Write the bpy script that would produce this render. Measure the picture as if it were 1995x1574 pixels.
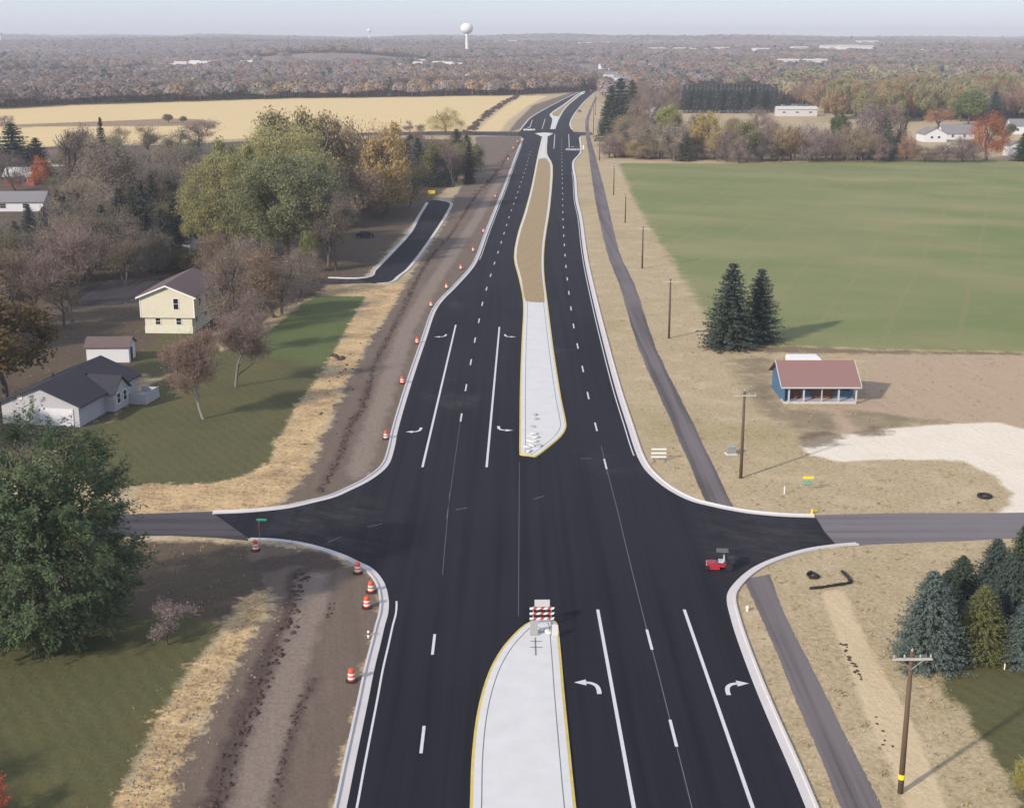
import bpy, math, random
import numpy as np
from mathutils import Vector, Matrix, geometry

R = math.radians
# ------------------------------------------------------------------ camera, light, exposure
CAM_H, FOC, ROW_H = 47.0, 2650.0, 70.0          # metres above the road; focal length in photo pixels; horizon row
IMG_W, IMG_H = 1995.0, 1574.0
TANP = (IMG_H / 2 - ROW_H) / FOC
PITCH = math.atan(TANP)
CP, SP = math.cos(PITCH), math.sin(PITCH)
scene = bpy.context.scene
for o in list(bpy.data.objects):
    bpy.data.objects.remove(o, do_unlink=True)
col = scene.collection
cam_d = bpy.data.cameras.new("camera")
cam_d.sensor_fit = 'HORIZONTAL'; cam_d.sensor_width = 36.0
cam_d.lens = FOC / IMG_W * 36.0
cam_d.clip_start = 1.0; cam_d.clip_end = 40000
cam = bpy.data.objects.new("camera", cam_d); col.objects.link(cam)
cam.location = (0, 0, CAM_H); cam.rotation_euler = (math.pi / 2 - PITCH, 0, 0)
scene.camera = cam

SUN_EL, SUN_AZ = R(27), R(227)                   # azimuth clockwise from +Y: behind and left of the camera
sdir = Vector((math.sin(SUN_AZ) * math.cos(SUN_EL), math.cos(SUN_AZ) * math.cos(SUN_EL), math.sin(SUN_EL)))
world = bpy.data.worlds.new("World"); scene.world = world; world.use_nodes = True
wn = world.node_tree; wn.nodes.clear()
wo = wn.nodes.new("ShaderNodeOutputWorld"); wb = wn.nodes.new("ShaderNodeBackground")
sky = wn.nodes.new("ShaderNodeTexSky"); sky.sky_type = 'NISHITA'; sky.sun_disc = False
sky.sun_elevation = SUN_EL; sky.sun_rotation = SUN_AZ
sky.altitude = 300; sky.air_density = 1.0; sky.dust_density = 0.6; sky.ozone_density = 4.0
veil = wn.nodes.new("ShaderNodeMix"); veil.data_type = 'RGBA'; veil.inputs[0].default_value = 0.78      # thin even high cloud over a clear sky
tc = wn.nodes.new("ShaderNodeTexCoord"); mp_ = wn.nodes.new("ShaderNodeMapping"); mp_.inputs['Scale'].default_value = (1.5, 1.5, 14)
cn = wn.nodes.new("ShaderNodeTexNoise"); cn.inputs['Scale'].default_value = 1.6; cn.inputs['Detail'].default_value = 5
wn.links.new(tc.outputs['Generated'], mp_.inputs[0]); wn.links.new(mp_.outputs[0], cn.inputs['Vector'])
vc = wn.nodes.new("ShaderNodeMix"); vc.data_type = 'RGBA'; vc.inputs[6].default_value = (2.62, 2.90, 3.62, 1); vc.inputs[7].default_value = (3.2, 3.42, 3.95, 1)
wn.links.new(cn.outputs[0], vc.inputs[0]); wn.links.new(vc.outputs[2], veil.inputs[7])
wn.links.new(sky.outputs[0], veil.inputs[6]); wn.links.new(veil.outputs[2], wb.inputs[0]); wb.inputs[1].default_value = 0.13
wn.links.new(wb.outputs[0], wo.inputs[0])
sun_d = bpy.data.lights.new("sun", 'SUN'); sun_d.energy = 3.0; sun_d.angle = R(2.0); sun_d.color = (1.0, 0.89, 0.75)
sun = bpy.data.objects.new("sun", sun_d); col.objects.link(sun)
sun.rotation_euler = (-sdir).to_track_quat('-Z', 'Y').to_euler()
scene.view_settings.view_transform = 'Standard'; scene.view_settings.look = 'None'
scene.view_settings.exposure = 0.75; scene.view_settings.gamma = 1.0
try:
    scene.cycles.volume_bounces = 0; scene.cycles.max_bounces = 6; scene.cycles.transparent_max_bounces = 8
except Exception:
    pass

# ------------------------------------------------------------------ helpers
rng = np.random.default_rng(7); random.seed(7)

def at(px, py, z=0.0):
    """survey: photo pixel -> point on the level z"""
    u = (px - IMG_W / 2) / FOC; v = (py - IMG_H / 2) / FOC
    dy = CP - v * SP; dz = -(SP + v * CP)
    t = (z - CAM_H) / dz
    return Vector((t * u, t * dy, z))
def P(pts, z=0.0): return [at(x, y, z) for x, y in pts]
def zrow(Y, py):
    v = (py - IMG_H / 2) / FOC
    return CAM_H - Y * (SP + v * CP) / (CP - v * SP)
def xcol(Y, px, z=0.0):
    return (px - IMG_W / 2) / FOC * (Y * CP + (CAM_H - z) * SP)

def tag(o, label=None, cat=None, group=None, kind=None):
    if label: o['label'] = label
    if cat: o['category'] = cat
    if group: o['group'] = group
    if kind: o['kind'] = kind
    return o
def thing(name, label, cat, loc=(0, 0, 0), rz=0.0, group=None):
    o = bpy.data.objects.new(name, None); col.objects.link(o)
    o.empty_display_size = 0.5
    o.location = loc; o.rotation_euler = (0, 0, rz)
    return tag(o, label, cat, group)
def link_mesh(name, me, parent=None, mats=()):
    for m in mats: me.materials.append(m)
    o = bpy.data.objects.new(name, me); col.objects.link(o)
    if parent is not None: o.parent = parent
    return o
def copy_tree(root, loc, rz=None, scale=None, label=None, group=None):
    r = root.copy(); col.objects.link(r); r.location = loc
    if rz is not None: r.rotation_euler = (0, 0, rz)
    if scale is not None: r.scale = scale if hasattr(scale, '__len__') else (scale,) * 3
    if label: r['label'] = label
    if group: r['group'] = group
    for ch in list(root.children):
        c = ch.copy(); col.objects.link(c); c.parent = r
        for g in list(ch.children):
            d = g.copy(); col.objects.link(d); d.parent = c
    return r

class MB:
    """collects boxes, tubes, prisms into one mesh"""
    def __init__(self): self.v = []; self.f = []; self.m = []
    def add(self, vs, fs, mi=0):
        b = len(self.v); self.v += [tuple(p) for p in vs]
        for f in fs: self.f.append(tuple(b + i for i in f)); self.m.append(mi)
        return self
    def box(self, c, s, mi=0, rz=0.0, rx=0.0, taper=1.0):
        x, y, z = s[0] / 2, s[1] / 2, s[2] / 2
        M = Matrix.Translation(c) @ Matrix.Rotation(rz, 4, 'Z') @ Matrix.Rotation(rx, 4, 'X')
        vs = [M @ Vector((a * x * (taper if k > 0 else 1), b * y * (taper if k > 0 else 1), k * z)) for k in (-1, 1) for a, b in ((-1, -1), (1, -1), (1, 1), (-1, 1))]
        return self.add(vs, [(3, 2, 1, 0), (4, 5, 6, 7), (0, 1, 5, 4), (1, 2, 6, 5), (2, 3, 7, 6), (3, 0, 4, 7)], mi)
    def tube(self, pts, rad, n=6, mi=0, caps=True):
        pts = [Vector(p) for p in pts]
        if not hasattr(rad, '__len__'): rad = [rad] * len(pts)
        vs, fs = [], []
        for i, p in enumerate(pts):
            d = (pts[min(i + 1, len(pts) - 1)] - pts[max(i - 1, 0)]).normalized()
            a = d.cross(Vector((0.31, 0.95, 0.05)) if abs(d.y) < 0.9 else Vector((1, 0, 0))).normalized(); b = d.cross(a)
            for k in range(n):
                t = 2 * math.pi * k / n
                vs.append(p + (a * math.cos(t) + b * math.sin(t)) * rad[i])
        for i in range(len(pts) - 1):
            for k in range(n):
                fs.append((i * n + k, i * n + (k + 1) % n, (i + 1) * n + (k + 1) % n, (i + 1) * n + k))
        if caps:
            fs.append(tuple(range(n))[::-1]); fs.append(tuple(range((len(pts) - 1) * n, len(pts) * n)))
        return self.add(vs, fs, mi)
    def lathe(self, prof, n=16, mi=None, c=(0, 0, 0)):
        vs, fs, ms = [], [], []
        for r, z in prof:
            for k in range(n):
                t = 2 * math.pi * k / n; vs.append((c[0] + r * math.cos(t), c[1] + r * math.sin(t), c[2] + z))
        b = len(self.v); self.v += vs
        for i in range(len(prof) - 1):
            for k in range(n):
                self.f.append((b + i * n + k, b + i * n + (k + 1) % n, b + (i + 1) * n + (k + 1) % n, b + (i + 1) * n + k)); self.m.append(mi[i] if mi else 0)
        self.f.append(tuple(b + k for k in range(n))[::-1]); self.m.append(mi[0] if mi else 0)
        self.f.append(tuple(b + (len(prof) - 1) * n + k for k in range(n))); self.m.append(mi[-1] if mi else 0)
        return self
    def prism(self, poly, axis, lo, hi, mi=0):
        """poly in the plane across axis ('x': (y,z); 'y': (x,z); 'z': (x,y))"""
        def pt(a, b, t): return {'x': (t, a, b), 'y': (a, t, b), 'z': (a, b, t)}[axis]
        n = len(poly)
        vs = [pt(a, b, lo) for a, b in poly] + [pt(a, b, hi) for a, b in poly]
        fs = [tuple(range(n))[::-1], tuple(range(n, 2 * n))] + [(i, (i + 1) % n, n + (i + 1) % n, n + i) for i in range(n)]
        return self.add(vs, fs, mi)
    def build(self, name, mats, parent=None, smooth=False, fix=True):
        me = bpy.data.meshes.new(name); me.from_pydata(self.v, [], self.f)
        if not hasattr(mats, '__len__'): mats = [mats]
        for m in mats: me.materials.append(m)
        me.polygons.foreach_set('material_index', self.m)
        if smooth: me.polygons.foreach_set('use_smooth', [True] * len(self.f))
        me.update()
        if fix:
            import bmesh
            bm = bmesh.new(); bm.from_mesh(me); bmesh.ops.recalc_face_normals(bm, faces=bm.faces[:]); bm.to_mesh(me); bm.free()
        o = bpy.data.objects.new(name, me); col.objects.link(o)
        if parent is not None: o.parent = parent
        return o

def np_mesh(name, V, F, attrs=None):
    """quads or triangles from numpy arrays"""
    me = bpy.data.meshes.new(name); n, k = F.shape
    me.vertices.add(len(V)); me.vertices.foreach_set('co', np.ascontiguousarray(V, dtype=np.float32).ravel())
    me.loops.add(n * k); me.loops.foreach_set('vertex_index', np.ascontiguousarray(F, dtype=np.int32).ravel())
    me.polygons.add(n); me.polygons.foreach_set('loop_start', np.arange(0, n * k, k, dtype=np.int32))
    me.update(calc_edges=True); me.validate()
    if attrs:
        for a, (ty, dom, dat) in attrs.items():
            at_ = me.attributes.new(a, ty, dom)
            at_.data.foreach_set('value' if ty == 'FLOAT' else 'color', np.ascontiguousarray(dat, dtype=np.float32).ravel())
    return me

# ------------------------------------------------------------------ materials
class NT:
    def __init__(self, name):
        self.mat = bpy.data.materials.new(name); self.mat.use_nodes = True
        self.t = self.mat.node_tree; self.b = self.t.nodes["Principled BSDF"]; self.b.inputs['Specular IOR Level'].default_value = 0.3
        self.out = self.t.nodes["Material Output"]
    def n(self, ty, **kw):
        nd = self.t.nodes.new(ty)
        for k, v in kw.items(): setattr(nd, k, v)
        return nd
    def l(self, a, b): self.t.links.new(a, b)
    def val(self, sock, x):
        if isinstance(x, (int, float)): sock.default_value = x
        elif isinstance(x, (tuple, list)): sock.default_value = tuple(x) + ((1,) if len(x) == 3 and len(sock.default_value) == 4 else ())
        else: self.l(x, sock)
    def math(self, op, a, b=None, c=None, clamp=False):
        nd = self.n("ShaderNodeMath", operation=op, use_clamp=clamp)
        self.val(nd.inputs[0], a)
        if b is not None: self.val(nd.inputs[1], b)
        if c is not None: self.val(nd.inputs[2], c)
        return nd.outputs[0]
    def mix(self, f, a, b, mode='MIX'):
        nd = self.n("ShaderNodeMix", data_type='RGBA', blend_type=mode)
        self.val(nd.inputs[0], f); self.val(nd.inputs[6], a); self.val(nd.inputs[7], b)
        return nd.outputs[2]
    def pos(self, scale=(1, 1, 1), rz=0.0, obj=False):
        m0 = self.n("ShaderNodeMapping"); m0.inputs['Rotation'].default_value = (0, 0, rz)
        m = self.n("ShaderNodeMapping"); m.inputs['Scale'].default_value = scale; self.l(m0.outputs[0], m.inputs[0])
        if obj: self.l(self.n("ShaderNodeTexCoord").outputs['Object'], m0.inputs[0])
        else: self.l(self.n("ShaderNodeNewGeometry").outputs['Position'], m0.inputs[0])
        return m.outputs[0]
    def noise(self, vec, scale, detail=4, rough=0.55):
        nd = self.n("ShaderNodeTexNoise"); nd.inputs['Scale'].default_value = scale; nd.inputs['Detail'].default_value = detail; nd.inputs['Roughness'].default_value = rough
        self.l(vec, nd.inputs['Vector']); return nd.outputs[0]
    def step(self, x, lo, hi, a=0.0, b=1.0):
        nd = self.n("ShaderNodeMapRange", interpolation_type='SMOOTHSTEP')
        self.val(nd.inputs[0], x); nd.inputs[1].default_value = lo; nd.inputs[2].default_value = hi; nd.inputs[3].default_value = a; nd.inputs[4].default_value = b
        return nd.outputs[0]
    def attr(self, name):
        return self.n("ShaderNodeAttribute", attribute_name=name)
    def bump(self, h, strength, dist):
        nd = self.n("ShaderNodeBump"); nd.inputs['Strength'].default_value = strength; nd.inputs['Distance'].default_value = dist
        self.val(nd.inputs['Height'], h); self.l(nd.outputs[0], self.b.inputs['Normal'])
    def done(self, color=None, rough=None):
        if color is not None: self.val(self.b.inputs['Base Color'], color)
        if rough is not None: self.val(self.b.inputs['Roughness'], rough)
        return self.mat

def simple(name, c, rough=0.7, var=0.12, scale=3.0, metal=0.0, obj=True, stretch=(1, 1, 1)):
    m = NT(name); n = m.noise(m.pos(stretch, obj=obj), scale, 5)
    c2 = m.mix(n, tuple(x * (1 - var * 1.6) for x in c), tuple(min(1, x * (1 + var * 1.6)) for x in c))
    m.b.inputs['Metallic'].default_value = metal
    return m.done(c2, rough)
M = {}
M['wood_pole'] = simple('weathered_pole_wood', (0.11, 0.075, 0.05), 0.85, 0.3, 6, stretch=(1, 1, .15))
M['wood_pale'] = simple('grey_crossarm_wood', (0.42, 0.39, 0.35), 0.8, 0.15, 4)
M['insul'] = simple('grey_porcelain', (0.35, 0.35, 0.36), 0.3)
M['orange'] = simple('orange_plastic', (0.62, 0.085, 0.045), 0.45, 0.08)
M['white_band'] = simple('white_reflective_band', (0.78, 0.72, 0.68), 0.4, 0.05)
M['rubber'] = simple('black_rubber', (0.018, 0.018, 0.02), 0.8)
M['white'] = simple('white_paint', (0.74, 0.74, 0.74), 0.55, 0.05)
M['red_sheet'] = simple('red_sheeting', (0.5, 0.06, 0.05), 0.45, 0.08)
M['grey_sheet'] = simple('grey_sheeting', (0.32, 0.32, 0.33), 0.5, 0.1)
M['palegrey'] = simple('pale_grey_panel', (0.52, 0.51, 0.53), 0.5, 0.06)
M['steel'] = simple('galvanised_steel', (0.4, 0.41, 0.42), 0.45, 0.1, 3, 0.6)
M['red_paint'] = simple('red_vehicle_paint', (0.30, 0.015, 0.03), 0.3, 0.08)
M['dark_plastic'] = simple('dark_plastic', (0.02, 0.022, 0.027), 0.5)
M['canopy'] = simple('dull_grey_canopy', (0.11, 0.11, 0.125), 0.7, 0.15)
M['seat'] = simple('pale_seat_vinyl', (0.5, 0.5, 0.54), 0.5)
M['yellow'] = simple('yellow_sign_sheeting', (0.85, 0.62, 0.03), 0.45, 0.05)
M['green'] = simple('green_sign_sheeting', (0.05, 0.42, 0.3), 0.45, 0.05)
M['sandbag'] = simple('pale_sandbag_cloth', (0.62, 0.60, 0.58), 0.85, 0.12, 8)
M['glass'] = simple('dark_window_glass', (0.012, 0.014, 0.018), 0.12, 0.1)
M['car_white'] = simple('white_car_paint', (0.75, 0.75, 0.76), 0.25, 0.03)
M['car_silver'] = simple('silver_car_paint', (0.5, 0.53, 0.56), 0.25, 0.05, 3, 0.3)
M['car_dark'] = simple('dark_car_paint', (0.02, 0.021, 0.026), 0.3, 0.1)
M['car_red'] = simple('red_car_paint', (0.35, 0.03, 0.03), 0.3, 0.08)
M['chrome'] = simple('wheel_alloy', (0.5, 0.5, 0.5), 0.3, 0.05, 3, 0.8)
M['siding_white'] = simple('white_siding', (0.60, 0.60, 0.63), 0.7, 0.06, 2)
M['siding_yellow'] = simple('pale_yellow_siding', (0.60, 0.57, 0.45), 0.7, 0.07, 1.5)
M['siding_blue'] = simple('blue_siding', (0.055, 0.13, 0.225), 0.65, 0.15, 3, stretch=(4, 4, .3))
M['siding_red'] = simple('red_siding', (0.30, 0.07, 0.06), 0.7, 0.15, 2)
M['brown_door'] = simple('brown_boards', (0.13, 0.055, 0.04), 0.7, 0.25, 4, stretch=(4, 4, .3))
M['foundation'] = simple('pale_block_foundation', (0.62, 0.6, 0.5), 0.85, 0.08, 2)
M['trim'] = simple('white_trim', (0.74, 0.75, 0.76), 0.6, 0.04)
M['dull_trim'] = simple('weathered_trim', (0.46, 0.45, 0.46), .7, .12)
def roofmat(name, c, sc=7.0, var=0.3):
    m = NT(name); v = m.pos((1, 1, 1), obj=True)
    n = m.noise(v, 1.2, 5); n2 = m.noise(v, 14, 3)
    w = m.n("ShaderNodeTexWave", bands_direction='Z'); w.inputs['Scale'].default_value = sc; w.inputs['Distortion'].default_value = 1.5; m.l(v, w.inputs[0])
    f = m.math('ADD', m.math('MULTIPLY', n, 0.5), m.math('ADD', m.math('MULTIPLY', n2, 0.35), m.math('MULTIPLY', w.outputs[0], 0.15)))
    return m.done(m.mix(f, tuple(x * (1 - var) for x in c), tuple(x * (1 + var) for x in c)), 0.9)
M['roof_navy'] = roofmat('dark_shingle_roof', (0.035, 0.034, 0.046))
M['roof_brown'] = roofmat('brown_shingle_roof', (0.13, 0.095, 0.09))
M['roof_red'] = roofmat('faded_red_roof', (0.235, 0.135, 0.125), 4, 0.10)
M['roof_grey'] = roofmat('grey_shingle_roof', (0.20, 0.19, 0.2))
M['roof_pale'] = roofmat('pale_metal_roof', (0.5, 0.49, 0.49), 3, 0.1)

def wood_mat():
    m = NT('tree_bark'); oi = m.n("ShaderNodeObjectInfo")
    n = m.noise(m.pos((3, 3, .6), obj=True), 2.0, 4)
    return m.done(m.mix(n, m.mix(0.45, oi.outputs['Color'], (0.02, 0.016, 0.015)), m.mix(0.15, oi.outputs['Color'], (0.3, 0.27, 0.25))), 0.9)
M['bark'] = wood_mat()
def foliage_mat():
    m = NT('tree_foliage'); oi = m.n("ShaderNodeObjectInfo"); g = m.n("ShaderNodeNewGeometry")
    isl = g.outputs['Random Per Island']
    n = m.noise(m.pos(obj=True), 0.35, 3)
    hsv = m.n("ShaderNodeHueSaturation")
    m.val(hsv.inputs['Hue'], m.math('ADD', 0.475, m.math('MULTIPLY', n, 0.05)))
    m.val(hsv.inputs['Saturation'], m.math('ADD', 0.75, m.math('MULTIPLY', isl, 0.5)))
    m.val(hsv.inputs['Value'], m.math('ADD', 0.85, m.math('ADD', m.math('MULTIPLY', isl, 0.7), m.math('MULTIPLY', n, 0.5))))
    m.l(oi.outputs['Color'], hsv.inputs['Color'])
    m.done(hsv.outputs[0], 0.75)
    tr = m.n("ShaderNodeBsdfTranslucent"); m.l(hsv.outputs[0], tr.inputs[0])
    mx = m.n("ShaderNodeMixShader"); mx.inputs[0].default_value = 0.35
    m.l(m.b.outputs[0], mx.inputs[1]); m.l(tr.outputs[0], mx.inputs[2]); m.l(mx.outputs[0], m.out.inputs[0])
    return m.mat
M['foliage'] = foliage_mat()
def woods_mat():
    m = NT('far_woods_foliage'); a = m.attr('tree_color'); g = m.n("ShaderNodeNewGeometry")
    hsv = m.n("ShaderNodeHueSaturation"); m.l(a.outputs['Color'], hsv.inputs['Color'])
    m.val(hsv.inputs['Value'], m.math('ADD', 1.2, m.math('MULTIPLY', g.outputs['Random Per Island'], 0.3)))
    m.done(hsv.outputs[0], 0.85)
    tr = m.n("ShaderNodeBsdfTranslucent"); m.l(hsv.outputs[0], tr.inputs[0])
    mx = m.n("ShaderNodeMixShader"); mx.inputs[0].default_value = 0.45
    m.l(m.b.outputs[0], mx.inputs[1]); m.l(tr.outputs[0], mx.inputs[2]); m.l(mx.outputs[0], m.out.inputs[0])
    return m.mat
M['woods'] = woods_mat()

def asphalt(name, c, rz=0.0):
    m = NT(name)
    fine = m.noise(m.pos(), 9.0, 3, 0.7)
    lane = m.noise(m.pos((0.9, 0.012, 1), rz), 1.0, 3)
    big = m.noise(m.pos((1, .5, 1)), 0.07, 5)
    f = m.math('ADD', m.math('MULTIPLY', fine, 0.25), m.math('ADD', m.math('MULTIPLY', lane, 0.6), m.math('MULTIPLY', big, 0.35)))
    cc = m.mix(m.step(f, 0.44, 0.68), tuple(x * 0.72 for x in c), tuple(x * 1.5 for x in c))
    dust = m.step(m.noise(m.pos((.6, .35, 1)), 0.11, 7, 0.65), 0.58, 0.80)
    cc = m.mix(m.math('MULTIPLY', dust, 0.42), cc, (0.14, 0.122, 0.118))
    seam = m.step(m.noise(m.pos((2.2, .006, 1), rz), 1.0, 2), 0.60, 0.68)
    cc = m.mix(m.math('MULTIPLY', seam, 0.30), cc, tuple(x * 1.9 for x in c))
    for (dx, dy, _z), rad_ in ((at(1510, 1060), 11), (at(640, 1030), 9)) if rz == 0 else ():
        vd = m.n("ShaderNodeVectorMath", operation='DISTANCE'); m.l(m.pos((1, .55, 1)), vd.inputs[0]); vd.inputs[1].default_value = (dx, dy * .55, 0)
        k_ = m.math('MULTIPLY', m.step(vd.outputs['Value'], rad_ * .2, rad_, 1.0, 0.0), m.step(m.noise(m.pos((.5, 1.4, 1), R(25)), .5, 6, .7), .35, .7))
        cc = m.mix(m.math('MULTIPLY', k_, 0.20), cc, (0.15, 0.13, 0.125))
    m.b.inputs['Specular IOR Level'].default_value = 0.16
    m.bump(fine, 0.3, 0.02)
    return m.done(cc, 0.85)
M['asphalt'] = asphalt('fresh_asphalt', (0.0090, 0.0089, 0.0142))
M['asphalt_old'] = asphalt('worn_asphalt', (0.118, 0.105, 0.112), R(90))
M['asphalt_path'] = asphalt('path_asphalt', (0.108, 0.094, 0.097))
M['asphalt_street'] = asphalt('street_asphalt', (0.036, 0.03, 0.034))
def concrete(name, c):
    m = NT(name); n = m.noise(m.pos(), 0.5, 6, 0.6); n2 = m.noise(m.pos(), 6, 3)
    cc = m.mix(m.math('ADD', m.math('MULTIPLY', n, 0.7), m.math('MULTIPLY', n2, 0.3)), tuple(x * .8 for x in c), tuple(x * 1.15 for x in c))
    st = m.step(m.noise(m.pos(), 1.4, 6, 0.7), 0.6, 0.8)
    cc = m.mix(m.math('MULTIPLY', st, 0.25), cc, (0.3, 0.27, 0.24))
    return m.done(cc, 0.85)
M['concrete'] = concrete('new_concrete', (0.60, 0.60, 0.60))
M['concrete_pink'] = concrete('kerb_concrete', (0.56, 0.53, 0.525))
M['joint'] = simple('dark_joint_sealant', (0.20, 0.20, 0.21), 0.8, obj=False)
M['paint'] = simple('white_road_paint', (0.57, 0.57, 0.59), 0.6, 0.12, 3, obj=False)
M['paint_thin'] = simple('pale_seam', (0.12, 0.12, 0.14), 0.8, 0.3, 1.0, obj=False)
M['paint_yellow'] = simple('yellow_road_paint', (0.55, 0.43, 0.12), 0.6, 0.2, 1.5, obj=False)
def dry_grass():
    m = NT('dry_median_grass'); n = m.noise(m.pos((1, .5, 1)), 1.2, 7, 0.7)
    m.bump(m.noise(m.pos(), 5, 5), 0.6, 0.1)
    return m.done(m.mix(n, (0.20, 0.14, 0.075), (0.44, 0.33, 0.19)), 0.95)
M['median_grass'] = dry_grass()
def clod():
    m = NT('moist_soil'); n = m.noise(m.pos(), 2.5, 5)
    return m.done(m.mix(n, (0.035, 0.022, 0.017), (0.10, 0.065, 0.052)), 0.95)
M['soil'] = clod()

# ------------------------------------------------------------------ the ground sheet
def terrain_z(X, Y):
    X = np.asarray(X, dtype=float); Y = np.asarray(Y, dtype=float)
    t = np.clip((Y - 1250) / 5600, 0, 1); s = t * t * (3 - 2 * t)
    left = 1 / (1 + np.exp((X / np.maximum(Y, 1) + 0.03) / 0.05))
    z = s * (22 + 9 * left)
    k = np.clip((Y - 1300) / 900, 0, 1)
    z = z + k * (4.2 * np.sin(X / 410 + Y / 430) + 3.0 * np.sin(X / 230 - Y / 310 + 1.3) + 5.0 * np.sin(Y / 290 + X / 900 + 1.5))
    z = z + 13 * np.exp(-(((X + 60) / 420) ** 2 + ((Y - 2750) / 330) ** 2))
    z = z + 21 * np.exp(-(((X + 305) / 170) ** 2 + ((Y - 2300) / 230) ** 2))
    z = z + np.clip((Y - 3600) / 1500, 0, 1) * (6.0 * np.sin(X / 610 + .8) + 4.0 * np.sin(X / 233 + Y / 900) + 2.0 * np.sin(X / 97))
    f = np.clip((Y - 8200) / 2500, 0, 1)
    return z - f * f * 60
def sdf(poly, X, Y):
    """signed distance to a closed polygon, positive inside"""
    d2 = np.full(X.shape, 1e18); ins = np.zeros(X.shape, bool); n = len(poly)
    for i in range(n):
        ax, ay = poly[i][0], poly[i][1]; bx, by = poly[(i + 1) % n][0], poly[(i + 1) % n][1]
        ex, ey = bx - ax, by - ay; L = ex * ex + ey * ey + 1e-12
        t = np.clip(((X - ax) * ex + (Y - ay) * ey) / L, 0, 1)
        d2 = np.minimum(d2, (X - ax - t * ex) ** 2 + (Y - ay - t * ey) ** 2)
        c = (ay > Y) != (by > Y)
        with np.errstate(divide='ignore', invalid='ignore'):
            xi = ax + (Y - ay) / (by - ay if by != ay else 1e-12) * ex
        ins ^= c & (X < xi)
    return np.where(ins, 1, -1) * np.sqrt(d2)
def line_sdf(pts, width, X, Y):
    d2 = np.full(X.shape, 1e18)
    for a, b in zip(pts[:-1], pts[1:]):
        ex, ey = b[0] - a[0], b[1] - a[1]; L = ex * ex + ey * ey + 1e-12
        t = np.clip(((X - a[0]) * ex + (Y - a[1]) * ey) / L, 0, 1)
        d2 = np.minimum(d2, (X - a[0] - t * ex) ** 2 + (Y - a[1] - t * ey) ** 2)
    return width - np.sqrt(d2)

def grow(start, step, rate, end):
    out = [start]
    while out[-1] < end:
        out.append(out[-1] + step); step *= 1 + rate
    return out
xs = np.array(sorted([-x for x in grow(100.9, 1.0, 0.05, 7000)] + list(np.arange(-100, 100.5, 0.9)) + grow(100.9, 1.0, 0.05, 7000)))
ys = np.array(list(np.arange(20, 60, 5)) + list(np.arange(60, 150, 0.9)) + grow(150, 0.95, 0.0075, 14000))
GX, GY = np.meshgrid(xs, ys)
zones = {}
zones['litter_shade'] = np.maximum(sdf(P([(540, 1066), (575, 1100), (520, 1150), (478, 1165), (430, 1228), (300, 1200), (120, 1240), (-300, 1255), (-300, 1050), (260, 1052), (440, 1056)]), GX, GY), sdf([(-400, 60), *[p[:2] for p in P([(505, 1120), (440, 1062), (260, 1060)])], *[p[:2] for p in P([(-80, 960), (215, 830), (260, 760), (300, 700), (480, 620), (600, 582), (690, 560), (730, 520), (800, 440), (850, 385), (900, 340)])], *[p[:2] for p in P([(930, 300), (880, 272), (600, 270), (300, 283), (120, 285), (0, 292), (-300, 296)])], (-500, 400)], GX, GY))
lawns = [P([(150, 840), (215, 820), (300, 745), (420, 690), (530, 640), (590, 590), (617, 576), (715, 577), (690, 620), (667, 661), (632, 724), (579, 794), (540, 871), (527, 904), (471, 930), (403, 945), (291, 947), (180, 950), (80, 900)]),
         P([(-300, 1250), (120, 1235), (300, 1195), (420, 1205), (430, 1230), (372, 1303), (313, 1401), (240, 1542), (190, 1640), (120, 1800), (-500, 1800)]),
         P([(1838, 1285), (1836, 1327), (1858, 1363), (1886, 1402), (1917, 1450), (1949, 1502), (2010, 1590), (2400, 1700), (2400, 1270), (1995, 1275)]),
         P([(265, 700), (330, 640), (420, 655), (430, 690), (300, 740), (262, 720)])]
zones['lawn'] = np.max([sdf(p, GX, GY) for p in lawns], axis=0)
straw = [P([(617, 574), (640, 553), (790, 553), (770, 590), (735, 640), (705, 690), (670, 755), (640, 820), (615, 880), (600, 920), (560, 960), (530, 988), (430, 996), (262, 1000), (262, 945), (403, 943), (471, 928), (527, 902), (540, 869), (579, 792), (632, 722), (667, 659), (715, 577)]),
         P([(518, 1150), (480, 1160), (440, 1240), (372, 1303), (313, 1401), (240, 1542), (180, 1650), (310, 1650), (334, 1574), (372, 1448), (411, 1384), (471, 1272), (525, 1190)])]
zones['straw'] = np.max([sdf(p, GX, GY) for p in straw], axis=0)
dirt = [P([(790, 553), (770, 590), (735, 640), (705, 690), (670, 755), (640, 820), (615, 880), (598, 925), (560, 968), (540, 990), (700, 950), (760, 900), (800, 750), (850, 610), (930, 510), (1000, 340), (1016, 266), (925, 266), (930, 300), (915, 345), (880, 390), (870, 430), (800, 535)]),
        P([(490, 1058), (640, 1075), (745, 1130), (745, 1180), (650, 1600), (610, 1800), (240, 1800), (310, 1650), (372, 1448), (411, 1384), (471, 1272), (525, 1180), (520, 1120), (470, 1080)]),
        P([(1018, 250), (1060, 214), (1130, 180), (1120, 178), (1040, 205), (1005, 238), (990, 258)])]
zones['dirt'] = np.max([sdf(p, GX, GY) for p in dirt], axis=0)
mud = [P([(587, 1114), (570, 1200), (544, 1255), (514, 1311), (492, 1380), (458, 1461), (432, 1534), (400, 1640)]), P([(520, 1100), (600, 1085), (640, 1100)])]
DL = P([(928, 380), (905, 415), (880, 454), (836, 505), (806, 557), (777, 620), (751, 667), (729, 712), (707, 793), (685, 822), (663, 885), (637, 933), (622, 958)])
zones['fresh'] = sdf(P([(617, 570), (730, 570), (690, 622), (667, 661), (640, 715), (560, 700), (480, 690), (530, 640), (590, 590)]), GX, GY)
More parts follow.
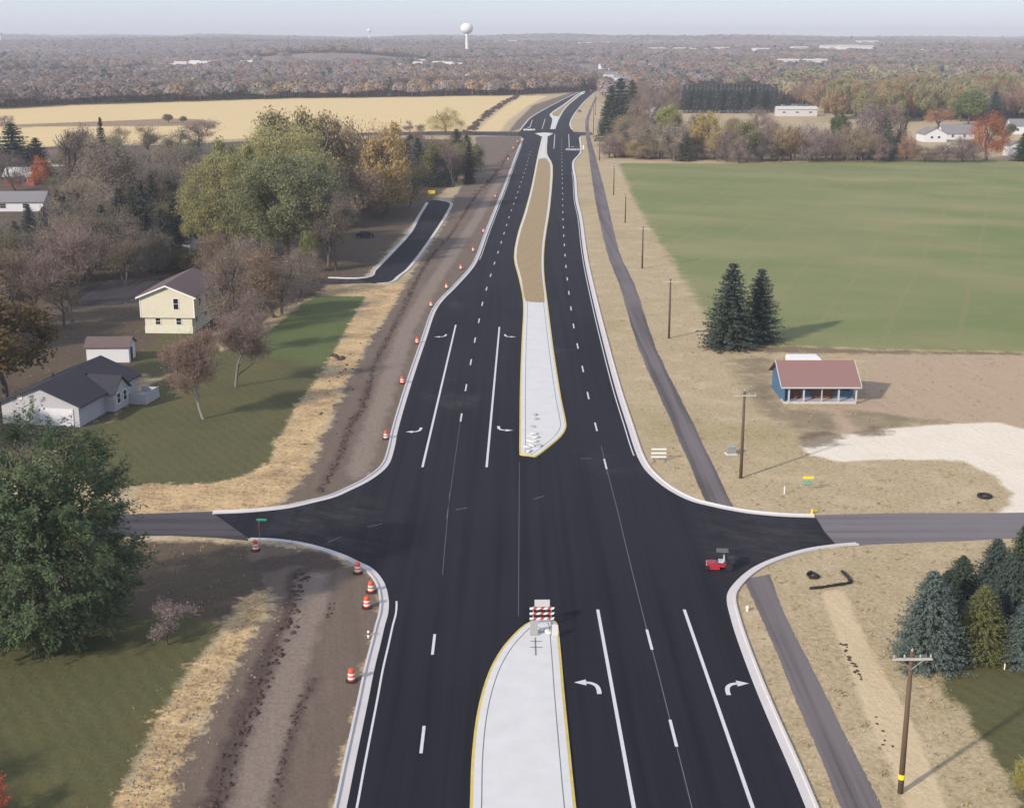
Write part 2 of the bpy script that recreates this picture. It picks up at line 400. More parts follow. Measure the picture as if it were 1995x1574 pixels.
zones['mud'] = np.max([line_sdf(DL, .42, GX, GY), line_sdf(mud[0], 1.1, GX, GY), line_sdf(mud[1], 1.6, GX, GY), line_sdf(P([(612, 1320), (574, 1401), (552, 1478), (531, 1574), (515, 1640)]), .45, GX, GY)], axis=0)
far_r = at(1995, 312)
crop = P([(1205, 318), (1240, 400), (1285, 470), (1330, 540), (1380, 622), (1400, 668), (1500, 672), (1700, 680), (1995, 686), (2500, 700)]) + P([(2700, 300), (1995, 311), (1700, 314), (1400, 319)])
zones['crop'] = sdf(crop, GX, GY)
stub = P([(-500, 228), (0, 211), (130, 204), (330, 198), (560, 192), (800, 189), (1005, 186), (960, 215), (930, 240), (905, 261), (560, 266), (300, 279), (150, 284), (0, 288), (-500, 300)])
zones['stubble'] = np.maximum(sdf(stub, GX, GY), sdf(P([(915, 258), (935, 240), (968, 213), (1010, 187), (1075, 187), (1040, 205), (1000, 235), (985, 258)]), GX, GY) - 3)
zones['brown'] = np.max([sdf(P([(1598, 788), (1632, 788), (1668, 826), (1700, 845), (1640, 850), (1625, 826)]), GX, GY) - .3, sdf(P([(1600, 692), (2500, 690), (2500, 840), (1995, 836), (1880, 822), (1800, 815), (1700, 800), (1600, 790), (1690, 740), (1690, 700)]), GX, GY),
                         sdf(P([(-200, 249), (0, 244), (240, 235), (330, 231), (390, 233), (435, 241), (330, 246), (100, 247)]), GX, GY)], axis=0)
lot = P([(1555, 866), (1600, 850), (1698, 840), (1758, 832), (1878, 824), (1949, 822), (1995, 836), (2600, 850), (2600, 985), (1995, 999), (1950, 999), (1966, 985), (1968, 960), (1937, 926), (1878, 898), (1798, 894), (1718, 896), (1630, 898), (1579, 886)])
zones['gravel'] = sdf(lot, GX, GY)
zones['strip'] = sdf(P([(1598, 1151), (1642, 1147), (1670, 1207), (1706, 1279), (1758, 1370), (1798, 1458), (1846, 1574), (1900, 1700), (1840, 1700), (1766, 1574), (1690, 1400), (1640, 1263)]), GX, GY)
zones['wood'] = np.minimum(np.maximum.reduce([
    sdf([(-7000, 14000), (-7000, 700), *[p[:2] for p in P([(-500, 228), (0, 210), (130, 203), (330, 197), (560, 191), (800, 188), (1005, 185), (1130, 178), (1165, 172)])], (60, 1500), (7000, 1500), (7000, 14000)], GX, GY),
    sdf([*[p[:2] for p in P([(1175, 172), (1178, 190), (1325, 194), (1330, 219), (1510, 219), (1520, 204), (1600, 203), (1650, 213), (1760, 227), (1900, 238), (1995, 246), (2600, 252)])], (7000, 1000), (7000, 2000), (60, 2000), (55, 1300)], GX, GY)]), 30)
zones['dark_soil'] = np.max([sdf(P([(1560, 868), (1575, 845), (1610, 838), (1640, 850), (1625, 865), (1590, 872)]), GX, GY), sdf(P([(1650, 845), (1700, 832), (1740, 842), (1690, 850)]), GX, GY), sdf(P([(1400, 668), (1700, 680), (1995, 685), (1995, 693), (1600, 690), (1450, 685)]), GX, GY) - .6], axis=0)
zones['rut'] = np.maximum(line_sdf(P([(612, 1125), (592, 1220), (566, 1300), (532, 1400), (502, 1500), (472, 1610)]), 1.3, GX, GY), line_sdf(P([(695, 925), (738, 800), (792, 640), (852, 540), (920, 440), (975, 350)]), 1.3, GX, GY))
zones['track'] = np.max([sdf(P([(1430, 700), (1500, 690), (1510, 780), (1530, 800), (1700, 800), (1880, 820), (1700, 836), (1560, 850), (1470, 790)]), GX, GY)], axis=0)
GZ = terrain_z(GX, GY) - 0.03
ny, nx = GX.shape
V = np.stack([GX, GY, GZ], -1).reshape(-1, 3)
idx = np.arange(ny * nx).reshape(ny, nx)
F = np.stack([idx[:-1, :-1], idx[:-1, 1:], idx[1:, 1:], idx[1:, :-1]], -1).reshape(-1, 4)
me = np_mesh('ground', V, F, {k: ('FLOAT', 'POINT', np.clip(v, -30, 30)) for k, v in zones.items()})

def ground_mat():
    m = NT('ground_cover')
    p = m.pos()
    ed = m.math('SUBTRACT', m.noise(p, 0.33, 7, 0.62), 0.5)
    ed2 = m.math('SUBTRACT', m.noise(p, 1.7, 6, 0.7), 0.5)
    fine = m.noise(p, 2.6, 6, 0.7)
    med = m.noise(p, 0.22, 6, 0.6)
    big = m.noise(p, 0.035, 5, 0.55)
    lng = m.noise(m.pos((1.6, .12, 1), R(-8)), 0.6, 6, 0.65)
    def zone(nm, w, amp):
        return m.step(m.math('ADD', m.attr(nm).outputs['Fac'], m.math('ADD', m.math('MULTIPLY', ed, amp), m.math('MULTIPLY', ed2, amp * .45))), -w, w)
    grain = m.step(fine, 0.25, 0.75)
    # dry verge grass
    c = m.mix(grain, (0.29, 0.222, 0.125), (0.50, 0.40, 0.25))
    c = m.mix(m.step(med, 0.45, 0.72), c, m.mix(grain, (0.40, 0.315, 0.20), (0.55, 0.44, 0.29)))
    c = m.mix(m.math('MULTIPLY', m.step(big, 0.5, 0.68), 0.55), c, m.mix(grain, (0.21, 0.17, 0.07), (0.37, 0.30, 0.14)))
    c = m.mix(m.math('MULTIPLY', m.step(m.noise(p, 0.6, 8, 0.78), 0.56, 0.72), 0.7), c, (0.19, 0.135, 0.075))
    # worn patch round the blue hut
    c = m.mix(m.math('MULTIPLY', zone('track', 2.0, 9), 0.75), c, m.mix(m.step(med, .3, .7), (0.13, 0.105, 0.065), (0.25, 0.195, 0.13)))
    # leaf cover under the left trees, with their shade painted into its tone
    c = m.mix(zone('litter_shade', 0.8, 5), c, m.mix(m.math('ADD', m.math('MULTIPLY', grain, 0.5), m.math('MULTIPLY', med, 0.5)), (0.042, 0.031, 0.022), (0.145, 0.105, 0.07)))
    # bare brown soil
    c = m.mix(zone('brown', 0.8, 3), c, m.mix(m.math('ADD', m.math('MULTIPLY', grain, 0.45), m.math('MULTIPLY', lng, 0.5)), (0.31, 0.22, 0.145), (0.50, 0.38, 0.265)))
    # green crop
    st = m.noise(m.pos((.55, 1.1, 1), R(28)), 0.03, 8, 0.6)
    gr = m.mix(m.step(st, 0.34, 0.70), (0.142, 0.182, 0.058), (0.265, 0.245, 0.11))
    gr = m.mix(m.math('MULTIPLY', m.step(m.noise(m.pos((.8, 1.2, 1), R(-20)), 0.012, 6, 0.6), 0.42, 0.62), 0.55), gr, (0.18, 0.195, 0.08))
    gr = m.mix(m.math('MULTIPLY', m.step(m.noise(p, 0.09, 7, 0.7), 0.55, 0.75), 0.45), gr, (0.26, 0.24, 0.11))
    rows = m.n("ShaderNodeTexWave", bands_direction='X'); rows.inputs['Scale'].default_value = 0.5; rows.inputs['Distortion'].default_value = 2.0; rows.inputs['Detail'].default_value = 3
    m.l(m.pos((1, .2, 1), R(9)), rows.inputs[0])
    gr = m.mix(m.math('MULTIPLY', m.math('MULTIPLY', grain, rows.outputs[0]), 0.22), gr, (0.10, 0.105, 0.04))
    tl = m.n("ShaderNodeTexWave", bands_direction='X'); tl.inputs['Scale'].default_value = 0.028; tl.inputs['Distortion'].default_value = .6; m.l(m.pos((1, 1, 1), R(20)), tl.inputs[0])
    gr = m.mix(m.math('MULTIPLY', m.step(tl.outputs[0], .965, .995), .30), gr, (0.24, 0.205, 0.105))
    c = m.mix(zone('crop', 1.2, 6), c, gr)
    # lawns
    mow = m.n("ShaderNodeTexWave", bands_direction='X'); mow.inputs['Scale'].default_value = 0.23; mow.inputs['Distortion'].default_value = 3.0; mow.inputs['Detail'].default_value = 3
    m.l(m.pos((1, 1, 1), R(-32)), mow.inputs[0])
    lw = m.mix(m.math('ADD', m.math('MULTIPLY', mow.outputs[0], 0.13), m.math('ADD', m.math('MULTIPLY', grain, 0.37), m.math('MULTIPLY', med, 0.55))), (0.048, 0.049, 0.016), (0.125, 0.118, 0.045))
    lw = m.mix(m.math('MULTIPLY', m.step(m.noise(p, .1, 6, .65), 0.5, 0.68), 0.6), lw, (0.115, 0.088, 0.032))
    lw = m.mix(m.math('MULTIPLY', zone('fresh', 2.0, 6), 0.8), lw, m.mix(m.math('ADD', m.math('MULTIPLY', grain, .5), m.math('MULTIPLY', med, .5)), (0.055, 0.085, 0.02), (0.125, 0.155, 0.05)))
    c = m.mix(zone('lawn', 0.5, 3), c, lw)
    # straw mulch
    c = m.mix(zone('straw', 0.45, 6.5), c, m.mix(m.step(m.math('ADD', m.math('MULTIPLY', fine, 0.45), m.math('ADD', m.math('MULTIPLY', med, 0.3), m.math('MULTIPLY', m.noise(m.pos((.5, 1.6, 1), R(20)), .8, 7, .75), 0.3))), .36, .70), (0.20, 0.13, 0.07), (0.72, 0.52, 0.275)))
    # stubble field
    sb = m.n("ShaderNodeTexWave", bands_direction='Y'); sb.inputs['Scale'].default_value = 0.045; sb.inputs['Distortion'].default_value = 2.5; sb.inputs['Detail'].default_value = 4
    m.l(m.pos((.4, 1, 1), R(-7)), sb.inputs[0])
    sc_ = m.mix(m.math('ADD', m.math('MULTIPLY', sb.outputs[0], 0.45), m.math('MULTIPLY', m.noise(m.pos((.2, 1, 1), R(-7)), 0.12, 6), 0.6)), (0.50, 0.375, 0.17), (0.72, 0.56, 0.30))
    sc_ = m.mix(zone('brown', 2, 14), sc_, (0.27, 0.185, 0.115))
    c = m.mix(zone('stubble', 1.5, 8), c, sc_)
    # far woodland floor
    c = m.mix(zone('wood', 2, 8), c, m.mix(m.noise(p, 0.05, 5), (0.12, 0.092, 0.085), (0.26, 0.20, 0.175)))
    # graded dirt
    dc = m.mix(m.math('ADD', m.math('MULTIPLY', lng, 0.55), m.math('ADD', m.math('MULTIPLY', grain, 0.22), m.math('MULTIPLY', med, 0.3))), (0.072, 0.05, 0.038), (0.205, 0.155, 0.12))
    c = m.mix(zone('dirt', 0.45, 5), c, dc)
    c = m.mix(m.math('MULTIPLY', zone('mud', 0.5, 2.2), 0.92), c, m.mix(grain, (0.045, 0.03, 0.025), (0.10, 0.07, 0.058)))
    # sandy strip and gravel lot
    c = m.mix(zone('strip', 0.25, .6), c, m.mix(m.math('ADD', m.math('MULTIPLY', lng, .6), m.math('MULTIPLY', grain, .4)), (0.42, 0.32, 0.19), (0.66, 0.525, 0.345)))
    c = m.mix(zone('gravel', 0.5, 2.5), c, m.mix(m.math('ADD', m.math('MULTIPLY', med, 0.6), m.math('MULTIPLY', grain, 0.4)), (0.60, 0.52, 0.42), (0.80, 0.72, 0.61)))
    c = m.mix(m.math('MULTIPLY', zone('dark_soil', 0.8, 5), 0.8), c, m.mix(grain, (0.075, 0.05, 0.03), (0.2, 0.14, 0.09)))  # dark soil by the gravel lot and field edge
    c = m.mix(m.math('MULTIPLY', zone('rut', 0.6, 2.5), 0.7), c, m.mix(grain, (0.20, 0.155, 0.125), (0.30, 0.24, 0.20)))
    h = m.math('ADD', m.noise(p, 1.1, 8, 0.7), m.math('MULTIPLY', lng, 0.5))
    m.bump(h, 0.55, 0.25)
    return m.done(c, 0.95)
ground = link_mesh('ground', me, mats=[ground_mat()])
for pl in (me,): pl.polygons.foreach_set('use_smooth', [True] * len(pl.polygons))
tag(ground, 'tan verges, lawns, graded dirt and fields around the new road', 'ground', kind='structure')

# ------------------------------------------------------------------ roads, kerbs, medians, paint
def smooth_line(pts, n=5, closed=False):
    pts = [Vector((p[0], p[1], 0)) for p in pts]; out = []; m_ = len(pts)
    rngi = range(m_ if closed else m_ - 1)
    for i in rngi:
        p0 = pts[(i - 1) % m_] if closed or i > 0 else pts[0] * 2 - pts[1]
        p1, p2 = pts[i], pts[(i + 1) % m_]
        p3 = pts[(i + 2) % m_] if closed or i + 2 < m_ else p2 * 2 - p1
        # centripetal-like: scale tangents to the segment length
        L = (p2 - p1).length
        t1 = (p2 - p0); t1 = t1.normalized() * min(L, (p1 - p0).length * 2) if t1.length > 0 else t1
        t2 = (p3 - p1); t2 = t2.normalized() * min(L, (p3 - p2).length * 2) if t2.length > 0 else t2
        for k in range(n):
            t = k / n; h1 = 2 * t**3 - 3 * t**2 + 1; h2 = -2 * t**3 + 3 * t**2; h3 = t**3 - 2 * t**2 + t; h4 = t**3 - t**2
            out.append(p1 * h1 + p2 * h2 + t1 * h3 + t2 * h4)
    if not closed: out.append(pts[-1])
    return out
def normals(line, closed=False):
    res = []; n = len(line)
    for i in range(n):
        a = line[(i - 1) % n] if closed or i > 0 else line[i]; b = line[(i + 1) % n] if closed or i < n - 1 else line[i]
        d = (b - a); d.z = 0; d = d.normalized() if d.length > 0 else Vector((0, 1, 0))
        res.append(Vector((d.y, -d.x, 0)))       # to the right of travel
    return res
def sweep(mb, line, prof, side=1, mi=0, closed=False):
    """prof: (offset to the right*side, z)"""
    N = normals(line, closed); vs = []; k = len(prof); n = len(line)
    for p, nn in zip(line, N):
        for o_, z in prof: q = p + nn * (o_ * side); vs.append((q.x, q.y, z))
    fs = []
    for i in range(n if closed else n - 1):
        j = (i + 1) % n
        for q in range(k - 1): fs.append((i * k + q, i * k + q + 1, j * k + q + 1, j * k + q))
    mb.add(vs, fs, mi)
def flat(mb, poly, z, mi=0):
    pv = [Vector((p[0], p[1], 0)) for p in poly]
    tri = geometry.tessellate_polygon([pv])
    vs = [(p.x, p.y, z) for p in pv]; fs = []
    for a, b, c in tri:
        n = (pv[b] - pv[a]).cross(pv[c] - pv[a]).z
        fs.append((a, b, c) if n > 0 else (a, c, b))
    mb.add(vs, fs, mi)
def ragged(line, amp, seed):
    r = np.random.default_rng(seed); out = []
    for a, b in zip(line[:-1], line[1:]):
        n = max(1, int((b - a).length / .5))
        for k in range(n):
            p = a.lerp(b, k / n); q = r.normal(0, amp) * .25 + amp * .4 * math.sin(p.y * .37 + seed); out.append(Vector((p.x + q, p.y, 0)))
    return out + [line[-1]]
def struct(name, mb, mats, label=None):
    o = mb.build(name, mats, fix=False); return tag(o, label, None, kind='structure')

# back-of-kerb traces
K_SW = P([(590, 1830), (650, 1574), (668, 1490), (697, 1360), (709, 1304), (722, 1254), (731, 1218), (738, 1193), (739, 1167), (731, 1136), (711, 1111), (686, 1098), (663, 1087), (640, 1078), (600, 1066), (560, 1058), (520, 1054), (484, 1053)])
K_NW = P([(415, 996), (470, 994), (520, 990), (560, 985), (600, 976), (640, 966), (666, 955), (710, 933), (742, 907), (755, 874), (762, 841), (775, 796), (795, 734), (821, 660), (839, 609), (854, 586), (880, 560), (913, 524), (926, 502), (944, 454), (959, 417), (982, 361), (1003, 305), (1017, 270)])
K_NE = P([(1131, 268), (1133, 297), (1119, 316), (1123, 351), (1126, 390), (1134, 424), (1145, 502), (1164, 586), (1189, 682), (1212, 763), (1234, 829), (1252, 882), (1267, 910), (1288, 932), (1316, 953), (1354, 972), (1392, 982), (1430, 990), (1469, 996), (1526, 1001), (1586, 1003)])
K_SE = P([(1674, 1062), (1638, 1065), (1579, 1074), (1519, 1092), (1479, 1111), (1447, 1139), (1434, 1163), (1443, 1207), (1459, 1255), (1487, 1327), (1519, 1402), (1559, 1490), (1595, 1574), (1690, 1810)])
K_FL = P([(1011, 255), (1021, 242), (1032, 230), (1053, 217), (1091, 197), (1126, 180)])
K_FR = P([(1165, 175), (1151, 188), (1140, 198), (1130, 210), (1119, 225), (1112, 242), (1116, 253)])
kl = {k: smooth_line(v, 5) for k, v in dict(SW=K_SW, NW=K_NW, NE=K_NE, SE=K_SE, FL=K_FL, FR=K_FR).items()}
KPROF = [(0.0, -0.2), (0.0, 0.13), (0.17, 0.13), (0.22, 0.02), (0.80, 0.012), (0.80, -0.2)]
kb = MB()
for k, s in (('SW', 1), ('NW', 1), ('NE', 1), ('SE', 1), ('FL', 1), ('FR', 1)):
    sweep(kb, kl[k], KPROF, s)
struct('kerb', kb, M['concrete_pink'], 'pale concrete kerb and gutter along the new road')
def inset(line, d, side=1):
    N = normals(line); return [p + n * d * side for p, n in zip(line, N)]
ins = {k: inset(v, 0.45) for k, v in kl.items()}
rb = MB()
jl = [at(484, 1052), at(470, 1024), at(418, 997)]
jr = [at(1588, 1005), at(1606, 1035), at(1630, 1062)]
main = ins['SW'] + ins['NW'] + [at(1010, 262)] + [at(1011, 258)] + ins['FL'] + [at(1148, 167), at(1172, 167)] + ins['FR'] + [at(1118, 258), at(1131, 263)] + ins['NE'] + jr + ins['SE']
flat(rb, main, 0.0)
M['asphalt_arm'] = asphalt('shaded_arm_asphalt', (0.052, 0.047, 0.054), R(90))  # worn asphalt of the left arm, tree shade put into its colour
struct('road', rb, M['asphalt'], 'fresh black asphalt divided road with a cross street')
# side streets
rb = MB()
ra = MB(); flat(ra, P([(484, 1053), (420, 1047), (330, 1043), (260, 1044), (0, 1052), (-500, 1062), (-500, 1000), (0, 1000), (260, 1001), (418, 996), (473, 1024)]), -0.012); struct('side_road', ra, M['asphalt_arm'], 'worn asphalt of the left side road, darkened as tree shade')
flat(rb, P([(1586, 1003), (1658, 1001), (1758, 999), (1949, 999), (2100, 996), (2500, 988), (2500, 1030), (1995, 1047), (1878, 1053), (1718, 1059), (1628, 1066), (1606, 1035)]), -0.012)
struct('side_road', rb, M['asphalt_old'], 'worn grey asphalt of the right side road')
rb = MB()
flat(rb, P([(700, 541), (600, 541), (450, 537), (330, 540), (230, 546), (165, 560), (140, 580), (150, 596), (230, 594), (300, 584), (450, 560), (600, 553), (714, 552), (780, 540)]), -0.008)
flat(rb, P([(1014, 266), (1014, 257), (860, 256), (560, 262), (560, 267), (860, 263)]), -0.008)
flat(rb, P([(1116, 266), (1116, 257), (1152, 258), (1156, 263)]), -0.008)
struct('street', rb, M['asphalt_street'], 'narrow asphalt street by the yellow house')
NST_L = P([(830, 395), (812, 424), (795, 454), (758, 494), (725, 527), (708, 541), (640, 541)]); NST_R = P([(858, 390), (878, 394), (882, 400), (866, 430), (828, 487), (799, 524), (780, 539), (765, 550), (735, 553)])
nl, nr = smooth_line(NST_L, 4), smooth_line(NST_R, 4)
rb = MB(); flat(rb, nl[:22] + [at(714, 551)] + nr[::-1] + [at(842, 390)], 0.0); struct('new_street', rb, M['asphalt'], 'short new black asphalt street stub with pale kerbs')
rb = MB(); sweep(rb, nl, KPROF, -1); sweep(rb, nr, KPROF, 1); 
struct('street_kerb', rb, M['concrete_pink'], 'pale kerb around the short new street stub')
# bike path
PL = P([(1680, 1680), (1638, 1574), (1563, 1390), (1524, 1299), (1479, 1191), (1455, 1142), (1447, 1128)]); PR_ = P([(1770, 1680), (1718, 1574), (1627, 1390), (1580, 1299), (1515, 1165), (1500, 1118)])
rb = MB(); flat(rb, ragged(smooth_line(PL, 3), .10, 3) + ragged(smooth_line(PR_, 3), .10, 4)[::-1], -0.006)
PL = P([(1378, 984), (1332, 878), (1298, 799), (1244, 679), (1208, 559), (1182, 490), (1158, 380), (1147, 300), (1141, 262), (1142, 230), (1160, 190)]); PR_ = P([(1430, 990), (1376, 878), (1338, 799), (1278, 679), (1238, 559), (1206, 490), (1180, 380), (1159, 300), (1149, 262), (1148, 230), (1164, 190)])
flat(rb, ragged(smooth_line(PL, 3), .10, 3) + ragged(smooth_line(PR_, 3), .10, 4)[::-1], -0.006)
struct('path', rb, M['asphalt_path'], 'asphalt bike path on the right verge')

def median(name, outline, label, n=4, paint=True, infill=None, grass=None):
    ln = smooth_line(outline, n, True)
    area = sum(a.x * b.y - b.x * a.y for a, b in zip(ln, ln[1:] + ln[:1]))
    side = -1 if area > 0 else 1                # inward
    mb = MB()
    sweep(mb, ln, [(0.0, -0.05), (0.02, 0.125), (0.22, 0.14)], side, 1 if paint else 0, True)
    sweep(mb, ln, [(0.22, 0.14), (0.72, 0.15)], side, 0, True)
    sweep(mb, ln, [(0.72, 0.15), (0.735, 0.13), (0.785, 0.13), (0.80, 0.15)], side, 2, True)
    N = normals(ln, True)
    flat(mb, [p + q * 0.80 * side for p, q in zip(ln, N)], 0.15, 0)
    o = struct(name, mb, [M['concrete'], M['paint_yellow'], M['joint']], label)
    return ln
median('median', P([(905, 1800), (915, 1574), (919, 1470), (930, 1385), (950, 1315), (975, 1268), (1005, 1233), (1030, 1214), (1060, 1207), (1085, 1214), (1092, 1260), (1100, 1350), (1112, 1470), (1123, 1574), (1150, 1800)]), 'pale concrete median nose with yellow painted edge in the near lanes')
med2 = P([(1012, 886), (1012, 830), (1013, 748), (1016, 667), (1019, 590), (1011, 545), (1001, 502), (1009, 454), (1021, 417), (1035, 365), (1047, 305), (1056, 267), (1060, 259), (1067, 267), (1066, 300), (1077, 323), (1072, 404), (1062, 472), (1060, 527), (1068, 597), (1079, 682), (1094, 778), (1104, 828), (1098, 846), (1080, 864), (1046, 890), (1030, 889)])
median('long_median', med2, 'long pale concrete median beyond the crossing', 3)
mb = MB(); gl = P([(1024, 588), (1016, 545), (1006, 502), (1014, 454), (1026, 417), (1039, 365), (1049, 312), (1063, 309), (1072, 325), (1067, 404), (1057, 472), (1055, 527), (1061, 590)]); flat(mb, smooth_line(gl, 3, True), 0.17)
struct('median_grass', mb, M['median_grass'], 'dry brown grass strip inside the long median')
med3 = P([(1072, 252), (1076, 232), (1071, 223), (1098, 204), (1126, 183), (1140, 178), (1130, 187), (1105, 208), (1090, 231), (1082, 252)])
median('far_median', med3, 'far median curving left with straw coloured grass', 3, False)
mb = MB(); flat(mb, P([(1078, 227), (1075, 222), (1100, 205), (1127, 184), (1134, 182), (1127, 187), (1102, 208), (1088, 228)]), 0.17); struct('far_median_grass', mb, M['median_grass'])

mk = MB(); MZ = 0.006
def stripe(a, b, w, mi=0):
    d = (b - a); d.z = 0; n = Vector((d.y, -d.x, 0)).normalized() * w / 2
    mk.add([(p.x, p.y, MZ - .003 * mi) for p in (a - n, a + n, b + n, b - n)], [(0, 1, 2, 3)], mi)
def polystripe(line, w, mi=0):
    sweep(mk, line, [(-w / 2, MZ - .003 * mi), (w / 2, MZ - .003 * mi)], 1, mi)
def dashes(line, start, w=0.15, on=3.8, per=15.24):
    d = 0.0; acc = [0.0]
    for a, b in zip(line[:-1], line[1:]): acc.append(acc[-1] + (b - a).length)
    def pt(s):
        for i in range(len(line) - 1):
            if acc[i + 1] >= s: return line[i].lerp(line[i + 1], (s - acc[i]) / max(1e-6, acc[i + 1] - acc[i]))
        return line[-1]
    s = start
    while s + on < acc[-1]:
        if s >= 0: stripe(pt(s), pt(s + on), w)
        s += per
for a, b in (((1164.5, 1187), (1250, 1655)), ((1333, 1187), (1495, 1655)), ((823, 910), (888, 633)), ((948, 910), (973, 637))):
    stripe(at(*a), at(*b), 0.26)
dashes([at(847, 1235), at(800, 1640)], 0.0, 0.22)
l1 = [at(1259, 1222), at(1281, 1305), at(1365, 1640)]
dashes(l1, 0.4, 0.22)
l2 = smooth_line(P([(1183, 918), (1161, 831), (1146, 772), (1135, 717), (1125, 673), (1117, 632), (1107, 560), (1101, 500), (1097, 430), (1096, 380), (1095, 330), (1094, 270)]), 4)
dashes(l2, 0.8, 0.2)
dashes(smooth_line(P([(897, 822), (908, 754), (918, 702), (926, 659), (934, 621), (941, 586), (949, 559), (957, 533), (964, 511), (976, 474), (991, 426), (1006, 383), (1022, 335), (1035, 290)]), 4), 0.2, 0.2)
polystripe([at(1171, 868), at(1183, 918), at(1202, 990), at(1232, 1115), at(1259, 1222), at(1281, 1305), at(1365, 1640)], 0.07, 1)
for a, b in (((876, 960), (862, 1120)), ((1012, 900), (1010, 1200)), ((898, 814), (870, 1010))): stripe(at(*a), at(*b), 0.05, 1)
e = inset(kl['SW'], 1.45); i0 = min(range(len(e)), key=lambda i: (e[i] - at(756, 1168)).length); polystripe(e[:i0], 0.16)
e = inset(kl['NE'], 1.15); i0 = min(range(len(e)), key=lambda i: (e[i] - at(1246, 892)).length); i1 = min(range(len(e)), key=lambda i: (e[i] - at(1118, 335)).length); polystripe(e[i1:i0], 0.14)
e = inset(kl['NW'], 1.15); i0 = min(range(len(e)), key=lambda i: (e[i] - at(932, 505)).length); polystripe(e[i0:-2], 0.14)
for a, b in (((638, 1057), (665, 1045)), ((715, 1027), (745, 1020)), ((888, 993), (910, 989)), ((1130, 893), (1152, 893)), ((1040, 972), (1060, 966))): stripe(at(*a), at(*b), 0.14, 1)
for a, b in (((1079, 290), (1081, 262)), ((1109, 288), (1108, 262)), ((1032, 250), (1037, 234)), ((1056, 252), (1062, 232))): stripe(at(*a), at(*b), 0.3)
def arrow(c, hx, hy):
    """turn arrow centred at c; hx: -1 head points left, +1 right; hy: +1 shaft starts near the camera, -1 far"""
    pts = [(0.75, -1.35), (0.75, -0.75), (0.62, -0.05), (0.25, 0.38), (-0.15, 0.5)]
    ln = smooth_line([Vector((x, y, 0)) for x, y in pts], 4); N = normals(ln); vs = []; 
    for p, n in zip(ln, N): vs += [p + n * 0.17, p - n * 0.17]
    fs = [(2 * i, 2 * i + 1, 2 * i + 3, 2 * i + 2) for i in range(len(ln) - 1)]
    b = len(vs); vs += [Vector((-0.13, 1.0, 0)), Vector((-0.13, 0.02, 0)), Vector((-1.05, 0.51, 0))]; fs.append((b, b + 1, b + 2))
    mk.add([(c.x - v.x * hx, c.y + v.y * hy, MZ + 0.002) for v in vs], fs)
for px, py, hx, hy in ((1146, 1335, -1, 1), (1434, 1337, 1, 1), (807, 839, -1, -1), (983, 836, 1, -1), (859, 655, -1, -1), (993, 655, 1, -1)):
    arrow(at(px, py), hx, hy)
struct('road_markings', mk, [M['paint'], M['paint_thin']], 'white lane lines, dashes and turn arrows on the black asphalt')

# ------------------------------------------------------------------ clods along the ditch lines (nobody could count them)
cb = MB()
def clods(line, width, per_m, size):
    line = smooth_line(line, 5)
    for a, b in zip(line[:-1], line[1:]):
        L = (b - a).length
        for _ in range(int(L * per_m * rng.uniform(0.2, 1.8)) + 1):
            p = a.lerp(b, rng.random()); s = size * rng.uniform(0.4, 1.5)
            q = (p.x + rng.normal(0, width), p.y + rng.normal(0, width), -0.05)
            ang = rng.uniform(0, 6.28); vs = []
            for k in range(6):
                t = ang + k * 1.047; r = s * rng.uniform(0.6, 1.2); vs.append((q[0] + r * math.cos(t), q[1] + r * math.sin(t) * rng.uniform(.8, 1.6), q[2]))
            vs.append((q[0] + rng.normal(0, .1) * s, q[1] + rng.normal(0, .1) * s, q[2] + s * rng.uniform(0.4, 0.9)))
            cb.add(vs, [(k, (k + 1) % 6, 6) for k in range(6)])
DL = P([(928, 380), (905, 415), (880, 454), (836, 505), (806, 557), (777, 620), (751, 667), (729, 712), (707, 793), (685, 822), (663, 885), (637, 933), (622, 958)])
clods(DL, 0.22, 3.0, 0.25)
clods(P([(1016, 275), (985, 310), (960, 345), (928, 380)]), 0.5, 0.8, 0.5)
clods(mud[0], 0.35, 4.5, 0.24)
clods(P([(612, 1320), (574, 1401), (552, 1478), (531, 1574), (515, 1640)]), 0.16, 3.5, 0.16)
clods(P([(648, 1170), (638, 1205)]), 0.15, 3, 0.2)
clods(P([(1635, 1247), (1650, 1275), (1662, 1300), (1680, 1325)]), 0.18, 3.5, 0.17)
clods(P([(1700, 1390), (1722, 1420), (1728, 1460)]), 0.3, 1.2, 0.12)
clods(P([(905, 262), (930, 240), (960, 215), (1008, 187)]), 1.2, 0.5, 1.5)
clods(P([(650, 690), (664, 700)]), 0.4, 2, 0.5)
clods(P([(730, 640), (690, 700), (640, 800), (620, 860)]), 1.2, 0.5, 0.22)
tag(cb.build('dirt_clods', M['soil'], fix=False), 'dark moist soil clods thrown up along the ditch lines', 'soil', kind='stuff')

